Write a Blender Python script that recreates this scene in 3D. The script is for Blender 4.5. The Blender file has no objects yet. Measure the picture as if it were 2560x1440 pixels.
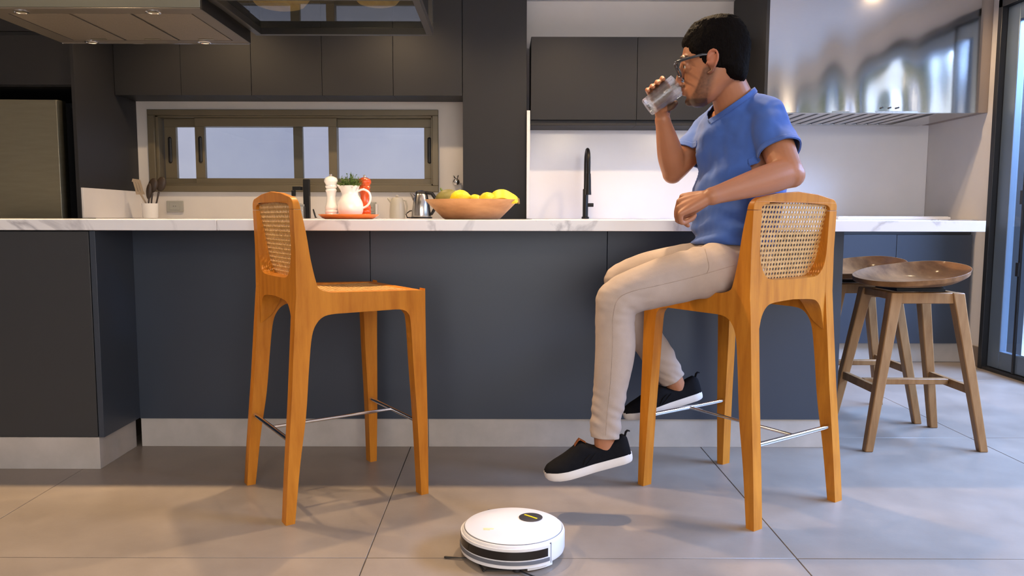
import bpy, bmesh, math, random
import numpy as np
from mathutils import Vector, Matrix, Quaternion, noise as mnoise
from mathutils.geometry import tessellate_polygon

random.seed(7)
SC = bpy.context.scene
C = SC.collection
PI = math.pi

# ------------------------------------------------------------------ camera
cam_d = bpy.data.cameras.new('camera')
cam_d.sensor_width = 36.0
cam_d.lens = 1900 / 2560 * 36.0
cam_d.shift_x = 25 / 2560
cam_d.clip_start = 0.05
cam = bpy.data.objects.new('camera', cam_d)
C.objects.link(cam)
cam.location = (0, 0, 0.94)
cam.rotation_mode = 'QUATERNION'
cam.rotation_quaternion = Quaternion((1, 0, 0), math.radians(90 - 5.32)) @ Quaternion((0, 0, 1), math.radians(0.1))
SC.camera = cam

# ------------------------------------------------------------------ world, lights, exposure
SC.view_settings.view_transform = 'Standard'
SC.view_settings.look = 'None'
SC.view_settings.gamma = 1.0
SC.view_settings.use_curve_mapping = False
SC.view_settings.exposure = 0.03
SC.cycles.use_denoising = True
SC.cycles.max_bounces = 12
SC.cycles.transmission_bounces = 12
SC.cycles.transparent_max_bounces = 16
SC.cycles.caustics_reflective = False
SC.cycles.caustics_refractive = False
SC.cycles.sample_clamp_indirect = 6.0

w = bpy.data.worlds.new('sky')
SC.world = w
w.use_nodes = True
bgn = w.node_tree.nodes['Background']
bgn.inputs[0].default_value = (0.86, 0.91, 1.0, 1)
bgn.inputs[1].default_value = 1.8


def lamp(name, kind, loc, energy, color, target=None, **kw):
    d = bpy.data.lights.new(name, kind)
    d.energy = energy
    d.color = color
    for k, v in kw.items():
        setattr(d, k, v)
    o = bpy.data.objects.new(name, d)
    C.objects.link(o)
    o.location = loc
    if target is not None:
        o.rotation_euler = (Vector(target) - Vector(loc)).to_track_quat('-Z', 'Y').to_euler()
    return o


WARM = (1.0, 0.70, 0.40)
COOL = (0.36, 0.56, 1.0)
# daylight through the glazed sliding doors on the right and a soft fill light added behind the camera
lamp('door_daylight', 'AREA', (5.2, 2.7, 3.3), 1500, COOL, (0.6, 2.5, 0.3), shape='RECTANGLE', size=4.6, size_y=1.5)
lamp('front_fill', 'AREA', (1.2, -3.4, 1.5), 120, (0.97, 0.95, 0.97), (0.3, 3.0, 0.8), shape='RECTANGLE', size=4.6, size_y=2.3)
# recessed ceiling downlights
for lx in (-3.0, -1.75, -0.55, 0.55):
    lamp('downlight', 'SPOT', (lx, 3.02, 2.44), 135, WARM, (lx, 2.7, 0), spot_size=2.3, spot_blend=0.6, shadow_soft_size=0.035)
for lx, ly in ((-1.9, 4.56), (-0.75, 4.56), (0.45, 4.33), (1.3, 4.33), (2.45, 4.45)):
    lamp('downlight', 'SPOT', (lx, ly, 2.44), 48, WARM, (lx, ly + .25, 0), spot_size=2.5, spot_blend=0.6, shadow_soft_size=0.03)
# fill lamps added behind the camera to brighten ceiling and walls
for lx in (-0.9, 0.9, 2.4):
    lamp('ceiling_fill', 'POINT', (lx, -0.9, 2.12), 32, (1, .80, .58), shadow_soft_size=0.14)


# ------------------------------------------------------------------ materials
def mat(name, col, rough=0.5, metal=0.0, spec=0.5, nscale=0, namt=0.0, col2=None, bump=0.0, bscale=60.0,
        stretch=(1, 1, 1), coat=0.0, trans=0.0, ior=1.45, sss=0.0, detail=5.0, rvar=0.0, sheen=0.0):
    m = bpy.data.materials.new(name)
    m.use_nodes = True
    nt = m.node_tree
    b = nt.nodes['Principled BSDF']
    b.inputs['Base Color'].default_value = (*col, 1)
    b.inputs['Roughness'].default_value = rough
    b.inputs['Metallic'].default_value = metal
    b.inputs['Specular IOR Level'].default_value = spec
    b.inputs['Coat Weight'].default_value = coat
    b.inputs['Coat Roughness'].default_value = 0.12
    b.inputs['Transmission Weight'].default_value = trans
    b.inputs['IOR'].default_value = ior
    if sheen:
        b.inputs['Sheen Weight'].default_value = sheen
    if sss:
        b.inputs['Subsurface Weight'].default_value = sss
        b.inputs['Subsurface Radius'].default_value = (0.010, 0.004, 0.002)
        b.inputs['Subsurface Scale'].default_value = 1.0
    if nscale or bump or rvar:
        tc = nt.nodes.new('ShaderNodeTexCoord')
        mp = nt.nodes.new('ShaderNodeMapping')
        mp.inputs['Scale'].default_value = stretch
        nt.links.new(tc.outputs['Object'], mp.inputs['Vector'])
    if nscale:
        n = nt.nodes.new('ShaderNodeTexNoise')
        n.inputs['Scale'].default_value = nscale
        n.inputs['Detail'].default_value = detail
        n.inputs['Roughness'].default_value = 0.6
        nt.links.new(mp.outputs[0], n.inputs['Vector'])
        r = nt.nodes.new('ShaderNodeValToRGB')
        c2 = col2 if col2 else tuple(max(0, c * (1 - namt)) for c in col)
        r.color_ramp.elements[0].position = 0.33
        r.color_ramp.elements[1].position = 0.67
        r.color_ramp.elements[0].color = (*c2, 1)
        r.color_ramp.elements[1].color = (*col, 1)
        nt.links.new(n.outputs['Fac'], r.inputs[0])
        nt.links.new(r.outputs[0], b.inputs['Base Color'])
        if rvar:
            mr = nt.nodes.new('ShaderNodeMapRange')
            mr.inputs[3].default_value = rough - rvar
            mr.inputs[4].default_value = rough + rvar
            nt.links.new(n.outputs['Fac'], mr.inputs[0])
            nt.links.new(mr.outputs[0], b.inputs['Roughness'])
    if bump:
        n2 = nt.nodes.new('ShaderNodeTexNoise')
        n2.inputs['Scale'].default_value = bscale
        n2.inputs['Detail'].default_value = 3.0
        nt.links.new(mp.outputs[0], n2.inputs['Vector'])
        bp = nt.nodes.new('ShaderNodeBump')
        bp.inputs['Strength'].default_value = bump
        bp.inputs['Distance'].default_value = 0.01
        nt.links.new(n2.outputs['Fac'], bp.inputs['Height'])
        nt.links.new(bp.outputs[0], b.inputs['Normal'])
    return m


def pane_mat(name, tint=(1, 1, 1), ior=1.5, rough=0.0):
    m = bpy.data.materials.new(name)
    m.use_nodes = True
    nt = m.node_tree
    nt.nodes.remove(nt.nodes['Principled BSDF'])
    out = nt.nodes['Material Output']
    t = nt.nodes.new('ShaderNodeBsdfTransparent')
    t.inputs[0].default_value = (*tint, 1)
    g = nt.nodes.new('ShaderNodeBsdfGlossy')
    g.inputs['Roughness'].default_value = rough
    f = nt.nodes.new('ShaderNodeFresnel')
    f.inputs[0].default_value = ior
    mx = nt.nodes.new('ShaderNodeMixShader')
    ge = nt.nodes.new('ShaderNodeNewGeometry')
    ml_ = nt.nodes.new('ShaderNodeMath')
    ml_.operation = 'MULTIPLY_ADD'          # reflect on the outer faces only: fac - fac * backfacing
    ml_.inputs[1].default_value = -1.0
    mm = nt.nodes.new('ShaderNodeMath')
    mm.operation = 'MULTIPLY'
    nt.links.new(f.outputs[0], mm.inputs[0])
    nt.links.new(ge.outputs['Backfacing'], mm.inputs[1])
    nt.links.new(mm.outputs[0], ml_.inputs[0])
    nt.links.new(f.outputs[0], ml_.inputs[2])
    nt.links.new(ml_.outputs[0], mx.inputs[0])
    nt.links.new(t.outputs[0], mx.inputs[1])
    nt.links.new(g.outputs[0], mx.inputs[2])
    nt.links.new(mx.outputs[0], out.inputs[0])
    return m


def tumbler_mat(name, ior, clear, cut):
    """refracting glass that also lets part of the light straight through, as thin clear walls do"""
    m = bpy.data.materials.new(name)
    m.use_nodes = True
    nt = m.node_tree
    nt.nodes.remove(nt.nodes['Principled BSDF'])
    g = nt.nodes.new('ShaderNodeBsdfGlass')
    g.inputs['IOR'].default_value = ior
    g.inputs['Roughness'].default_value = 0.0
    t = nt.nodes.new('ShaderNodeBsdfTransparent')
    mx = nt.nodes.new('ShaderNodeMixShader')
    mx.inputs[0].default_value = clear
    nt.links.new(g.outputs[0], mx.inputs[1])
    nt.links.new(t.outputs[0], mx.inputs[2])
    out = mx
    if cut:      # white diffuse mixed in to stand in for the bright sparkle of cut glass
        df = nt.nodes.new('ShaderNodeBsdfDiffuse')
        df.inputs[0].default_value = (.95, .93, .93, 1)
        out = nt.nodes.new('ShaderNodeMixShader')
        out.inputs[0].default_value = cut
        nt.links.new(mx.outputs[0], out.inputs[1])
        nt.links.new(df.outputs[0], out.inputs[2])
    nt.links.new(out.outputs[0], nt.nodes['Material Output'].inputs[0])
    return m


def marble_mat():
    m = bpy.data.materials.new('white_marble')
    m.use_nodes = True
    nt = m.node_tree
    b = nt.nodes['Principled BSDF']
    b.inputs['Roughness'].default_value = 0.22
    tc = nt.nodes.new('ShaderNodeTexCoord')
    n1 = nt.nodes.new('ShaderNodeTexNoise')
    n1.inputs['Scale'].default_value = 2.2
    n1.inputs['Detail'].default_value = 7
    n1.inputs['Distortion'].default_value = 1.4
    nt.links.new(tc.outputs['Object'], n1.inputs['Vector'])
    r = nt.nodes.new('ShaderNodeValToRGB')
    e = r.color_ramp.elements
    e[0].position, e[0].color = 0.47, (0.80, 0.79, 0.81, 1)
    e[1].position, e[1].color = 0.53, (0.80, 0.79, 0.81, 1)
    k = e.new(0.50)
    k.color = (0.47, 0.46, 0.49, 1)
    nt.links.new(n1.outputs['Fac'], r.inputs[0])
    n2 = nt.nodes.new('ShaderNodeTexNoise')
    n2.inputs['Scale'].default_value = 1.3
    nt.links.new(tc.outputs['Object'], n2.inputs['Vector'])
    r2 = nt.nodes.new('ShaderNodeValToRGB')
    r2.color_ramp.elements[0].position = 0.36
    r2.color_ramp.elements[1].position = 0.54
    nt.links.new(n2.outputs['Fac'], r2.inputs[0])
    mx = nt.nodes.new('ShaderNodeMix')
    mx.data_type = 'RGBA'
    mx.inputs[6].default_value = (0.80, 0.79, 0.81, 1)
    nt.links.new(r2.outputs[0], mx.inputs[0])
    nt.links.new(r.outputs[0], mx.inputs[7])
    nt.links.new(mx.outputs[2], b.inputs['Base Color'])
    return m


def attr_mat(name, rough, sss=0.0, bump=0.0, bscale=200.0):
    m = mat(name, (0.5, 0.5, 0.5), rough, sss=sss, bump=bump, bscale=bscale)
    nt = m.node_tree
    a = nt.nodes.new('ShaderNodeVertexColor')
    a.layer_name = 'tone'
    nt.links.new(a.outputs[0], nt.nodes['Principled BSDF'].inputs['Base Color'])
    return m


M = {}
M['cabinet'] = mat('graphite_laminate', (0.021, 0.0215, 0.0245), 0.48, spec=0.3, bump=0.03, bscale=400)
M['cabinet_dark'] = mat('dark_carcass', (0.018, 0.018, 0.02), 0.6)
M['island'] = mat('slate_laminate', (0.036, 0.046, 0.066), 0.38, spec=0.5, bump=0.03, bscale=400)
M['front_cab'] = mat('slate_warm_lit', (0.035, 0.037, 0.041), 0.42, bump=0.03, bscale=400)  # island laminate again, the warm light on it put into the colour
M['marble'] = marble_mat()
M['splash'] = mat('white_stone_splash', (0.82, 0.80, 0.81), 0.16, nscale=3, namt=0.04)
M['plaster'] = mat('white_plaster', (0.66, 0.63, 0.61), 0.75, nscale=4, namt=0.04)
M['ceiling'] = mat('ceiling_paint', (0.72, 0.71, 0.70), 0.85, nscale=3, namt=0.03)
M['tile'] = mat('floor_porcelain', (0.295, 0.248, 0.208), 0.36, nscale=3.2, col2=(0.228, 0.190, 0.158), detail=9, rvar=0.07, bump=0.02, bscale=90)
M['grout'] = mat('grout', (0.20, 0.18, 0.17), 0.8, nscale=30, namt=0.2)
M['plinth'] = mat('plinth_porcelain', (0.50, 0.46, 0.43), 0.45, nscale=4.5, col2=(0.39, 0.36, 0.33), detail=8)
M['steel'] = mat('brushed_steel', (0.62, 0.60, 0.58), 0.20, metal=1.0, bump=0.05, bscale=2.2, stretch=(2.6, 1, .55))
M['steel_dark'] = mat('dark_steel', (0.30, 0.285, 0.215), 0.34, metal=1.0, nscale=6, namt=0.1, stretch=(1, 1, 8))
M['hood_grey'] = mat('grey_green_metal', (0.15, 0.16, 0.145), 0.38, metal=0.6, nscale=3, namt=0.05)
M['hood_filter'] = mat('filter_mesh', (0.155, 0.135, 0.118), 0.5, metal=0.5, nscale=180, namt=0.25)
M['black_metal'] = mat('black_metal', (0.014, 0.014, 0.015), 0.38, metal=0.3, nscale=20, namt=0.2)
M['chrome'] = mat('chrome', (0.80, 0.80, 0.82), 0.10, metal=1.0, nscale=10, namt=0.03)
M['bronze'] = mat('olive_aluminium', (0.155, 0.130, 0.085), 0.42, metal=0.25, nscale=5, namt=0.06)
M['alu'] = mat('grey_aluminium', (0.15, 0.20, 0.27), 0.36, metal=0.5, nscale=4, namt=0.05)
M['alu_dark'] = mat('dark_aluminium', (0.035, 0.037, 0.042), 0.35, metal=0.5, nscale=5, namt=0.1)
M['pane'] = pane_mat('window_glass', (0.93, 0.95, 0.97))
M['shelf_glass'] = pane_mat('shelf_glass', (0.72, 0.74, 0.70), 1.5)
M['lens'] = pane_mat('spectacle_lens', (0.97, 0.97, 0.97), 1.2)
M['wood'] = mat('honey_wood', (0.545, 0.205, 0.020), 0.42, spec=0.3, nscale=5.0, col2=(0.40, 0.132, 0.010), stretch=(7, 7, 0.9), detail=6, bump=0.03, bscale=30)
M['cane'] = mat('woven_cane', (0.60, 0.35, 0.125), 0.55, nscale=60, col2=(0.42, 0.22, 0.062), detail=4)
M['walnut'] = mat('walnut', (0.275, 0.135, 0.052), 0.55, spec=0.2, nscale=4.0, col2=(0.14, 0.062, 0.022), stretch=(5, 1.2, 5), detail=6, coat=0.1)
M['walnut_leg'] = mat('walnut_leg', (0.34, 0.185, 0.078), 0.45, spec=0.3, nscale=5.0, col2=(0.22, 0.110, 0.042), stretch=(6, 6, 0.8), detail=6)
M['white_plastic'] = mat('white_plastic', (0.74, 0.73, 0.75), 0.28, nscale=3, namt=0.02)
M['white_ceramic'] = mat('white_ceramic', (0.84, 0.82, 0.80), 0.15, nscale=3, namt=0.02, coat=0.4)
M['cream_plastic'] = mat('cream_enamel', (0.52, 0.49, 0.42), 0.3, nscale=4, namt=0.04)
M['black_gloss'] = mat('black_gloss', (0.010, 0.008, 0.008), 0.08, nscale=5, namt=0.1)
M['black_plastic'] = mat('black_plastic', (0.016, 0.015, 0.016), 0.45, nscale=8, namt=0.15)
M['grey_rubber'] = mat('grey_rubber', (0.14, 0.15, 0.18), 0.55, nscale=8, namt=0.1)
M['yellow'] = mat('yellow_plastic', (0.75, 0.60, 0.02), 0.4, nscale=8, namt=0.05)
M['yellow_print'] = mat('pale_yellow_print', (0.80, 0.74, 0.42), 0.4, nscale=8, namt=0.05)
M['orange'] = mat('orange_glaze', (0.72, 0.17, 0.02), 0.25, nscale=6, namt=0.1, coat=0.3)
M['red_orange'] = mat('red_orange_lacquer', (0.66, 0.09, 0.012), 0.22, nscale=6, namt=0.12, coat=0.4)
M['bowl_wood'] = mat('turned_bowl_wood', (0.52, 0.28, 0.125), 0.5, nscale=5, col2=(0.33, 0.15, 0.055), stretch=(1.5, 1.5, 5), detail=7)
M['pale_wood'] = mat('pale_bowl_wood', (0.58, 0.42, 0.22), 0.55, nscale=6, col2=(0.45, 0.30, 0.14), stretch=(6, 1, 2), detail=6)
M['lemon'] = mat('lemon_skin', (0.83, 0.62, 0.01), 0.42, nscale=20, col2=(0.78, 0.50, 0.01), bump=0.12, bscale=120)
M['banana'] = mat('banana_skin', (0.80, 0.58, 0.015), 0.45, nscale=9, col2=(0.68, 0.43, 0.02))
M['banana_tip'] = mat('banana_tip', (0.20, 0.13, 0.03), 0.6, nscale=20, namt=0.3)
M['melon'] = mat('green_rind', (0.20, 0.17, 0.035), 0.5, nscale=14, col2=(0.12, 0.105, 0.025), bump=0.1, bscale=80)
M['leaf'] = mat('herb_leaf', (0.11, 0.20, 0.028), 0.5, nscale=20, col2=(0.045, 0.10, 0.016))
M['stem'] = mat('herb_stem', (0.13, 0.20, 0.05), 0.6, nscale=20, namt=0.2)
M['petal'] = mat('white_petal', (0.80, 0.75, 0.72), 0.6, nscale=20, namt=0.05)
M['spatula'] = mat('pale_spatula_wood', (0.46, 0.36, 0.26), 0.6, nscale=9, namt=0.2, stretch=(5, 5, 1))
M['spoon_dark'] = mat('dark_spoon', (0.050, 0.032, 0.022), 0.45, nscale=9, namt=0.3)
M['socket'] = mat('grey_socket', (0.36, 0.36, 0.33), 0.4, nscale=9, namt=0.04)
M['shirt'] = mat('blue_jersey', (0.048, 0.128, 0.45), 0.85, nscale=9, col2=(0.040, 0.108, 0.40), bump=0.08, bscale=500, sheen=0.2)
M['chino'] = mat('beige_twill', (0.44, 0.355, 0.305), 0.85, nscale=7, col2=(0.375, 0.30, 0.255), bump=0.10, bscale=420)
M['thread'] = mat('seam_thread', (0.36, 0.28, 0.23), 0.9, nscale=60, namt=0.2)
M['canvas'] = mat('black_canvas', (0.008, 0.008, 0.010), 0.9, spec=.12, nscale=60, col2=(0.006, 0.006, 0.008), bump=0.1, bscale=600)
M['sole'] = mat('white_rubber', (0.70, 0.66, 0.63), 0.6, nscale=10, namt=0.06)
M['tan_leather'] = mat('tan_leather', (0.26, 0.085, 0.025), 0.5, nscale=30, namt=0.2)
M['hair'] = mat('black_hair', (0.005, 0.004, 0.0038), 0.7, spec=0.05, nscale=60, col2=(0.004, 0.003, 0.003), bump=0.5, bscale=260, stretch=(1, 1, .4))
M['skin'] = attr_mat('skin', 0.46, sss=0.12, bump=0.02, bscale=260)
M['eye_white'] = mat('eye_white', (0.65, 0.62, 0.58), 0.15, nscale=10, namt=0.05)
M['eye_dark'] = mat('eye_iris', (0.012, 0.006, 0.004), 0.1, nscale=10, namt=0.2)
M['frame_dark'] = mat('dark_acetate', (0.030, 0.034, 0.045), 0.18, nscale=12, namt=0.2, coat=0.5)
M['glass'] = tumbler_mat('clear_glass', 1.5, .52, .045)
M['water'] = tumbler_mat('water', 1.33, .72, 0)
M['out_wall'] = mat('outside_render', (0.56, 0.53, 0.56), 0.8, nscale=1.2, col2=(0.48, 0.46, 0.52))
M['out_ground'] = mat('terrace_stone', (0.45, 0.45, 0.46), 0.7, nscale=3, namt=0.15)
M['hedge'] = mat('hedge_leaf', (0.09, 0.14, 0.04), 0.7, nscale=12, col2=(0.03, 0.055, 0.015), bump=0.6, bscale=20)


# ------------------------------------------------------------------ mesh helpers
def obj(name, bm, m, parent=None, bevel=0.0, segs=2, angle=35.0, loc=None, rot=None, smooth=True):
    bmesh.ops.recalc_face_normals(bm, faces=bm.faces[:])
    me = bpy.data.meshes.new(name)
    bm.to_mesh(me)
    bm.free()
    return link_mesh(name, me, m, parent, bevel, segs, angle, loc, rot, smooth)


def link_mesh(name, me, m, parent=None, bevel=0.0, segs=2, angle=35.0, loc=None, rot=None, smooth=True):
    o = bpy.data.objects.new(name, me)
    C.objects.link(o)
    if m:
        me.materials.append(M[m] if isinstance(m, str) else m)
    if smooth and len(me.polygons):
        me.polygons.foreach_set('use_smooth', [True] * len(me.polygons))
        me.set_sharp_from_angle(angle=math.radians(angle))
    if parent:
        o.parent = parent
    if loc:
        o.location = loc
    if rot:
        o.rotation_euler = rot
    if bevel:
        b = o.modifiers.new('bevel', 'BEVEL')
        b.width = bevel
        b.segments = segs
        b.limit_method = 'ANGLE'
        b.angle_limit = math.radians(40)
    return o


def BM():
    return bmesh.new()


def box(bm, x0, x1, y0, y1, z0, z1):
    vs = [bm.verts.new((x, y, z)) for x in (x0, x1) for y in (y0, y1) for z in (z0, z1)]
    for f in ((0, 1, 3, 2), (4, 6, 7, 5), (0, 4, 5, 1), (2, 3, 7, 6), (0, 2, 6, 4), (1, 5, 7, 3)):
        bm.faces.new([vs[i] for i in f])
    return bm


def bx(*a):
    return box(BM(), *a)


def ring_faces(bm, rings, closed=True, cap=True):
    n = len(rings[0])
    for a, b in zip(rings[:-1], rings[1:]):
        for i in range(n if closed else n - 1):
            j = (i + 1) % n
            try:
                bm.faces.new((a[i], a[j], b[j], b[i]))
            except ValueError:
                pass
    if cap:
        for r in (rings[0], rings[-1]):
            try:
                bm.faces.new(r)
            except ValueError:
                pass


def lathe(bm, prof, c=(0, 0, 0), n=32, cap=True):
    rings = []
    for r, z in prof:
        rings.append([bm.verts.new((c[0] + r * math.cos(2 * PI * i / n), c[1] + r * math.sin(2 * PI * i / n), c[2] + z)) for i in range(n)])
    ring_faces(bm, rings, cap=cap)
    return bm


def frame_of(t):
    t = t.normalized()
    a = Vector((0, 0, 1)) if abs(t.z) < 0.9 else Vector((1, 0, 0))
    u = t.cross(a).normalized()
    return u, t.cross(u).normalized()


def tube(bm, pts, rad, n=10, cap='round', flat=1.0, up=None):
    """swept tube through pts; rad is a number or a list; flat squashes along the second axis"""
    pts = [Vector(p) for p in pts]
    if not hasattr(rad, '__len__'):
        rad = [rad] * len(pts)
    ds = []
    for i in range(len(pts)):
        d = pts[min(i + 1, len(pts) - 1)] - pts[max(i - 1, 0)]
        ds.append(d.normalized())
    if up is not None:
        u = (Vector(up) - ds[0] * Vector(up).dot(ds[0])).normalized()
    else:
        u, _ = frame_of(ds[0])
    P, R, D = list(pts), list(rad), list(ds)
    if cap == 'round':
        k = 3
        for j in range(1, k + 1):
            an = j / (k + 0.35) * PI / 2
            P = [pts[0] - ds[0] * rad[0] * math.sin(an)] + P
            R = [rad[0] * math.cos(an)] + R
            D = [ds[0]] + D
            P = P + [pts[-1] + ds[-1] * rad[-1] * math.sin(an)]
            R = R + [rad[-1] * math.cos(an)]
            D = D + [ds[-1]]
    rings = []
    for p, r, d in zip(P, R, D):
        u = (u - d * u.dot(d)).normalized()
        v = d.cross(u)
        rings.append([bm.verts.new(p + u * (r * math.cos(2 * PI * i / n)) + v * (r * flat * math.sin(2 * PI * i / n))) for i in range(n)])
    ring_faces(bm, rings)
    return bm


def spline(pts, k=8):
    """Catmull-Rom through points (any dimension)"""
    pts = [np.array(p, float) for p in pts]
    out = []
    for i in range(len(pts) - 1):
        p0, p1, p2, p3 = pts[max(i - 1, 0)], pts[i], pts[i + 1], pts[min(i + 2, len(pts) - 1)]
        for j in range(k):
            t = j / k
            out.append(0.5 * ((2 * p1) + (p2 - p0) * t + (2 * p0 - 5 * p1 + 4 * p2 - p3) * t * t + (3 * p1 - p0 - 3 * p2 + p3) * t ** 3))
    out.append(pts[-1])
    return out


def prism(bm, poly, fn, d0, d1):
    """polygon extruded between two depths; fn(p, d) -> xyz; d0/d1 numbers or functions of p"""
    f0 = d0 if callable(d0) else (lambda p: d0)
    f1 = d1 if callable(d1) else (lambda p: d1)
    a = [bm.verts.new(fn(p, f0(p))) for p in poly]
    b = [bm.verts.new(fn(p, f1(p))) for p in poly]
    n = len(poly)
    if n <= 4:
        bm.faces.new(a)
        bm.faces.new(b[::-1])
    else:
        for t in tessellate_polygon([[Vector((p[0], p[1], 0)) for p in poly]]):
            if len(set(t)) == 3:
                bm.faces.new([a[i] for i in t])
                bm.faces.new([b[i] for i in t][::-1])
    for i in range(n):
        j = (i + 1) % n
        bm.faces.new((a[i], b[i], b[j], a[j]))
    return bm


def ellipsoid(bm, c, ax, nu=16, nv=10):
    """ax: three axis vectors (already scaled)"""
    c = Vector(c)
    ax = [Vector(a) for a in ax]
    rings = []
    for j in range(1, nv):
        t = PI * j / nv
        rings.append([bm.verts.new(c + ax[2] * math.cos(t) + (ax[0] * math.cos(2 * PI * i / nu) + ax[1] * math.sin(2 * PI * i / nu)) * math.sin(t)) for i in range(nu)])
    ring_faces(bm, rings, cap=False)
    top, bot = bm.verts.new(c + ax[2]), bm.verts.new(c - ax[2])
    for i in range(nu):
        j = (i + 1) % nu
        bm.faces.new((top, rings[0][i], rings[0][j]))
        bm.faces.new((bot, rings[-1][j], rings[-1][i]))
    return bm


def ball(bm, c, r, n=14):
    rr = r if hasattr(r, '__len__') else (r, r, r)
    return ellipsoid(bm, c, ((rr[0], 0, 0), (0, rr[1], 0), (0, 0, rr[2])), n, max(6, n * 2 // 3))


def thing(name, label, cat, loc=(0, 0, 0), rotz=0.0, group=None):
    o = bpy.data.objects.new(name, None)
    o.empty_display_size = 0.05
    C.objects.link(o)
    o.location = loc
    o.rotation_euler = (0, 0, rotz)
    return tag(o, label, cat, group)


def tag(o, label, cat, group=None):
    o['label'] = label
    o['category'] = cat
    if group:
        o['group'] = group
    return o


def struct(o):
    o['kind'] = 'structure'
    return o


def dup(root, label=None, loc=None, rotz=None):
    r = root.copy()
    C.objects.link(r)
    if loc is not None:
        r.location = loc
    if rotz is not None:
        r.rotation_euler = (0, 0, rotz)
    if label:
        r['label'] = label
    for ch in list(root.children):
        c = ch.copy()
        C.objects.link(c)
        c.parent = r
        for g in list(ch.children):
            d = g.copy()
            C.objects.link(d)
            d.parent = c
    return r


# ------------------------------------------------------------------ room shell
XR = 3.033      # inner face of the right wall
YB = 5.5        # inner face of the back wall
CEIL = 2.45
fl = struct(obj('floor', bx(-5, XR + .02, -4.2, YB, -0.10, -0.006), 'grout'))
tile_me = {}
GX, GY = 0.818, 2.026
TW, TH = 1.192, 1.165
for i in range(-5, 2):
    for j in range(-3, 4):
        x0, x1 = GX + i * TW, GX + (i + 1) * TW
        y0, y1 = GY + j * TH, GY + (j + 1) * TH
        x0, x1 = max(x0, -5) + .0015, min(x1, XR + .02) - .0015
        y0, y1 = y0 + .0015, min(y1, YB) - .0015
        if x1 - x0 < .05 or y1 - y0 < .05:
            continue
        obj('tile', bx(x0, x1, y0, y1, -0.012, 0.0), 'tile', fl, bevel=0.0008, segs=1)

# back wall with the long window opening
WX0, WX1, WZ0, WZ1 = -2.52, -0.455, 1.118, 1.697
wb = BM()
box(wb, -5, WX0, YB, YB + .2, 0, CEIL)
box(wb, WX1, XR + .2, YB, YB + .2, 0, CEIL)
box(wb, WX0, WX1, YB, YB + .2, 0, WZ0)
box(wb, WX0, WX1, YB, YB + .2, WZ1, CEIL)
struct(obj('wall_back', wb, 'plaster'))
wr = BM()
box(wr, XR, XR + .2, 4.72, YB, 0, CEIL)
box(wr, XR, XR + .2, -4.2, 4.72, 2.25, CEIL)
box(wr, XR, XR + .2, -4.2, 1.2, 0, 2.25)
struct(obj('wall_right', wr, 'plaster'))
struct(obj('wall_left', bx(-5.2, -5, -4.2, YB + .2, 0, CEIL), 'plaster'))
wf = BM()
box(wf, -5.2, -1.4, -4.4, -4.2, 0, CEIL)
box(wf, -1.4, XR + .2, -4.4, -4.2, 2.3, CEIL)
struct(obj('wall_front', wf, 'plaster'))
struct(obj('ceiling', bx(-5.2, XR + .2, -4.4, YB + .2, CEIL, CEIL + .15), 'ceiling'))
struct(obj('baseboard_right', bx(XR - .016, XR, 4.725, 4.88, 0, .125), mat('taupe_skirting', (.20, .16, .13), .5, nscale=6, namt=.1), bevel=.002))

# back window: outer casing, two tracks, three sashes
win = struct(obj('window_1', (lambda b: (
    box(b, WX0, WX1, YB - .025, YB + .05, WZ1 - .040, WZ1), box(b, WX0, WX1, YB - .025, YB + .05, WZ0, WZ0 + .046),
    box(b, WX0, WX0 + .048, YB - .025, YB + .05, WZ0 + .046, WZ1 - .04), box(b, WX1 - .042, WX1, YB - .025, YB + .05, WZ0 + .046, WZ1 - .04), b)[-1])(BM()), 'bronze', bevel=.003))
ib = BM()
ix0, ix1, iz0, iz1 = WX0 + .048, WX1 - .042, WZ0 + .046, WZ1 - .040
box(ib, ix0, ix1, YB + .0, YB + .15, iz1 - .012, iz1)
box(ib, ix0, ix1, YB + .0, YB + .15, iz0, iz0 + .014)
box(ib, ix0, ix0 + .02, YB + .0, YB + .15, iz0, iz1)
box(ib, ix1 - .012, ix1, YB + .0, YB + .15, iz0, iz1)
obj('window_frame', ib, 'bronze', win, bevel=.002)


def sash(x0, x1, y, sl, sr, hx):
    f = BM()
    z0, z1 = iz0 + .014, iz1 - .012
    pz0, pz1 = 1.217, 1.585
    box(f, x0, x1, y, y + .035, pz1, z1)
    box(f, x0, x1, y, y + .035, z0, pz0)
    box(f, x0, x0 + sl, y, y + .035, pz0, pz1)
    box(f, x1 - sr, x1, y, y + .035, pz0, pz1)
    s = obj('sash', f, 'bronze', win, bevel=.002)
    obj('pane', bx(x0 + sl - .003, x1 - sr + .003, y + .014, y + .02, pz0 - .003, pz1 + .003), 'pane', s)
    if hx is not None:
        h = BM()
        for k in (0,):
            tube(h, [(hx, y - .004, 1.34), (hx, y - .004, 1.50)], .014, 10, flat=.5, up=(1, 0, 0))
        obj('handle', h, 'black_plastic', s)


sash(-2.445, -1.446, YB + .075, .084, .066, -2.405)
sash(-2.206, -1.188, YB + .03, .068, .060, -2.168)
sash(-1.255, -0.497, YB + .075, .065, .068, -0.528)

# right-hand sliding door: jamb, two stacked sash stiles, rails, glass
dr = struct(obj('door_1', (lambda b: (box(b, XR - .035, XR + .215, 4.693, 4.73, 0, 2.25), box(b, XR - .035, XR + .12, 1.2, 4.73, 2.2, 2.25),
    box(b, XR - .03, XR + .12, 1.2, 4.73, 0, .018), b)[-1])(BM()), 'alu_dark', bevel=.003))


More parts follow.
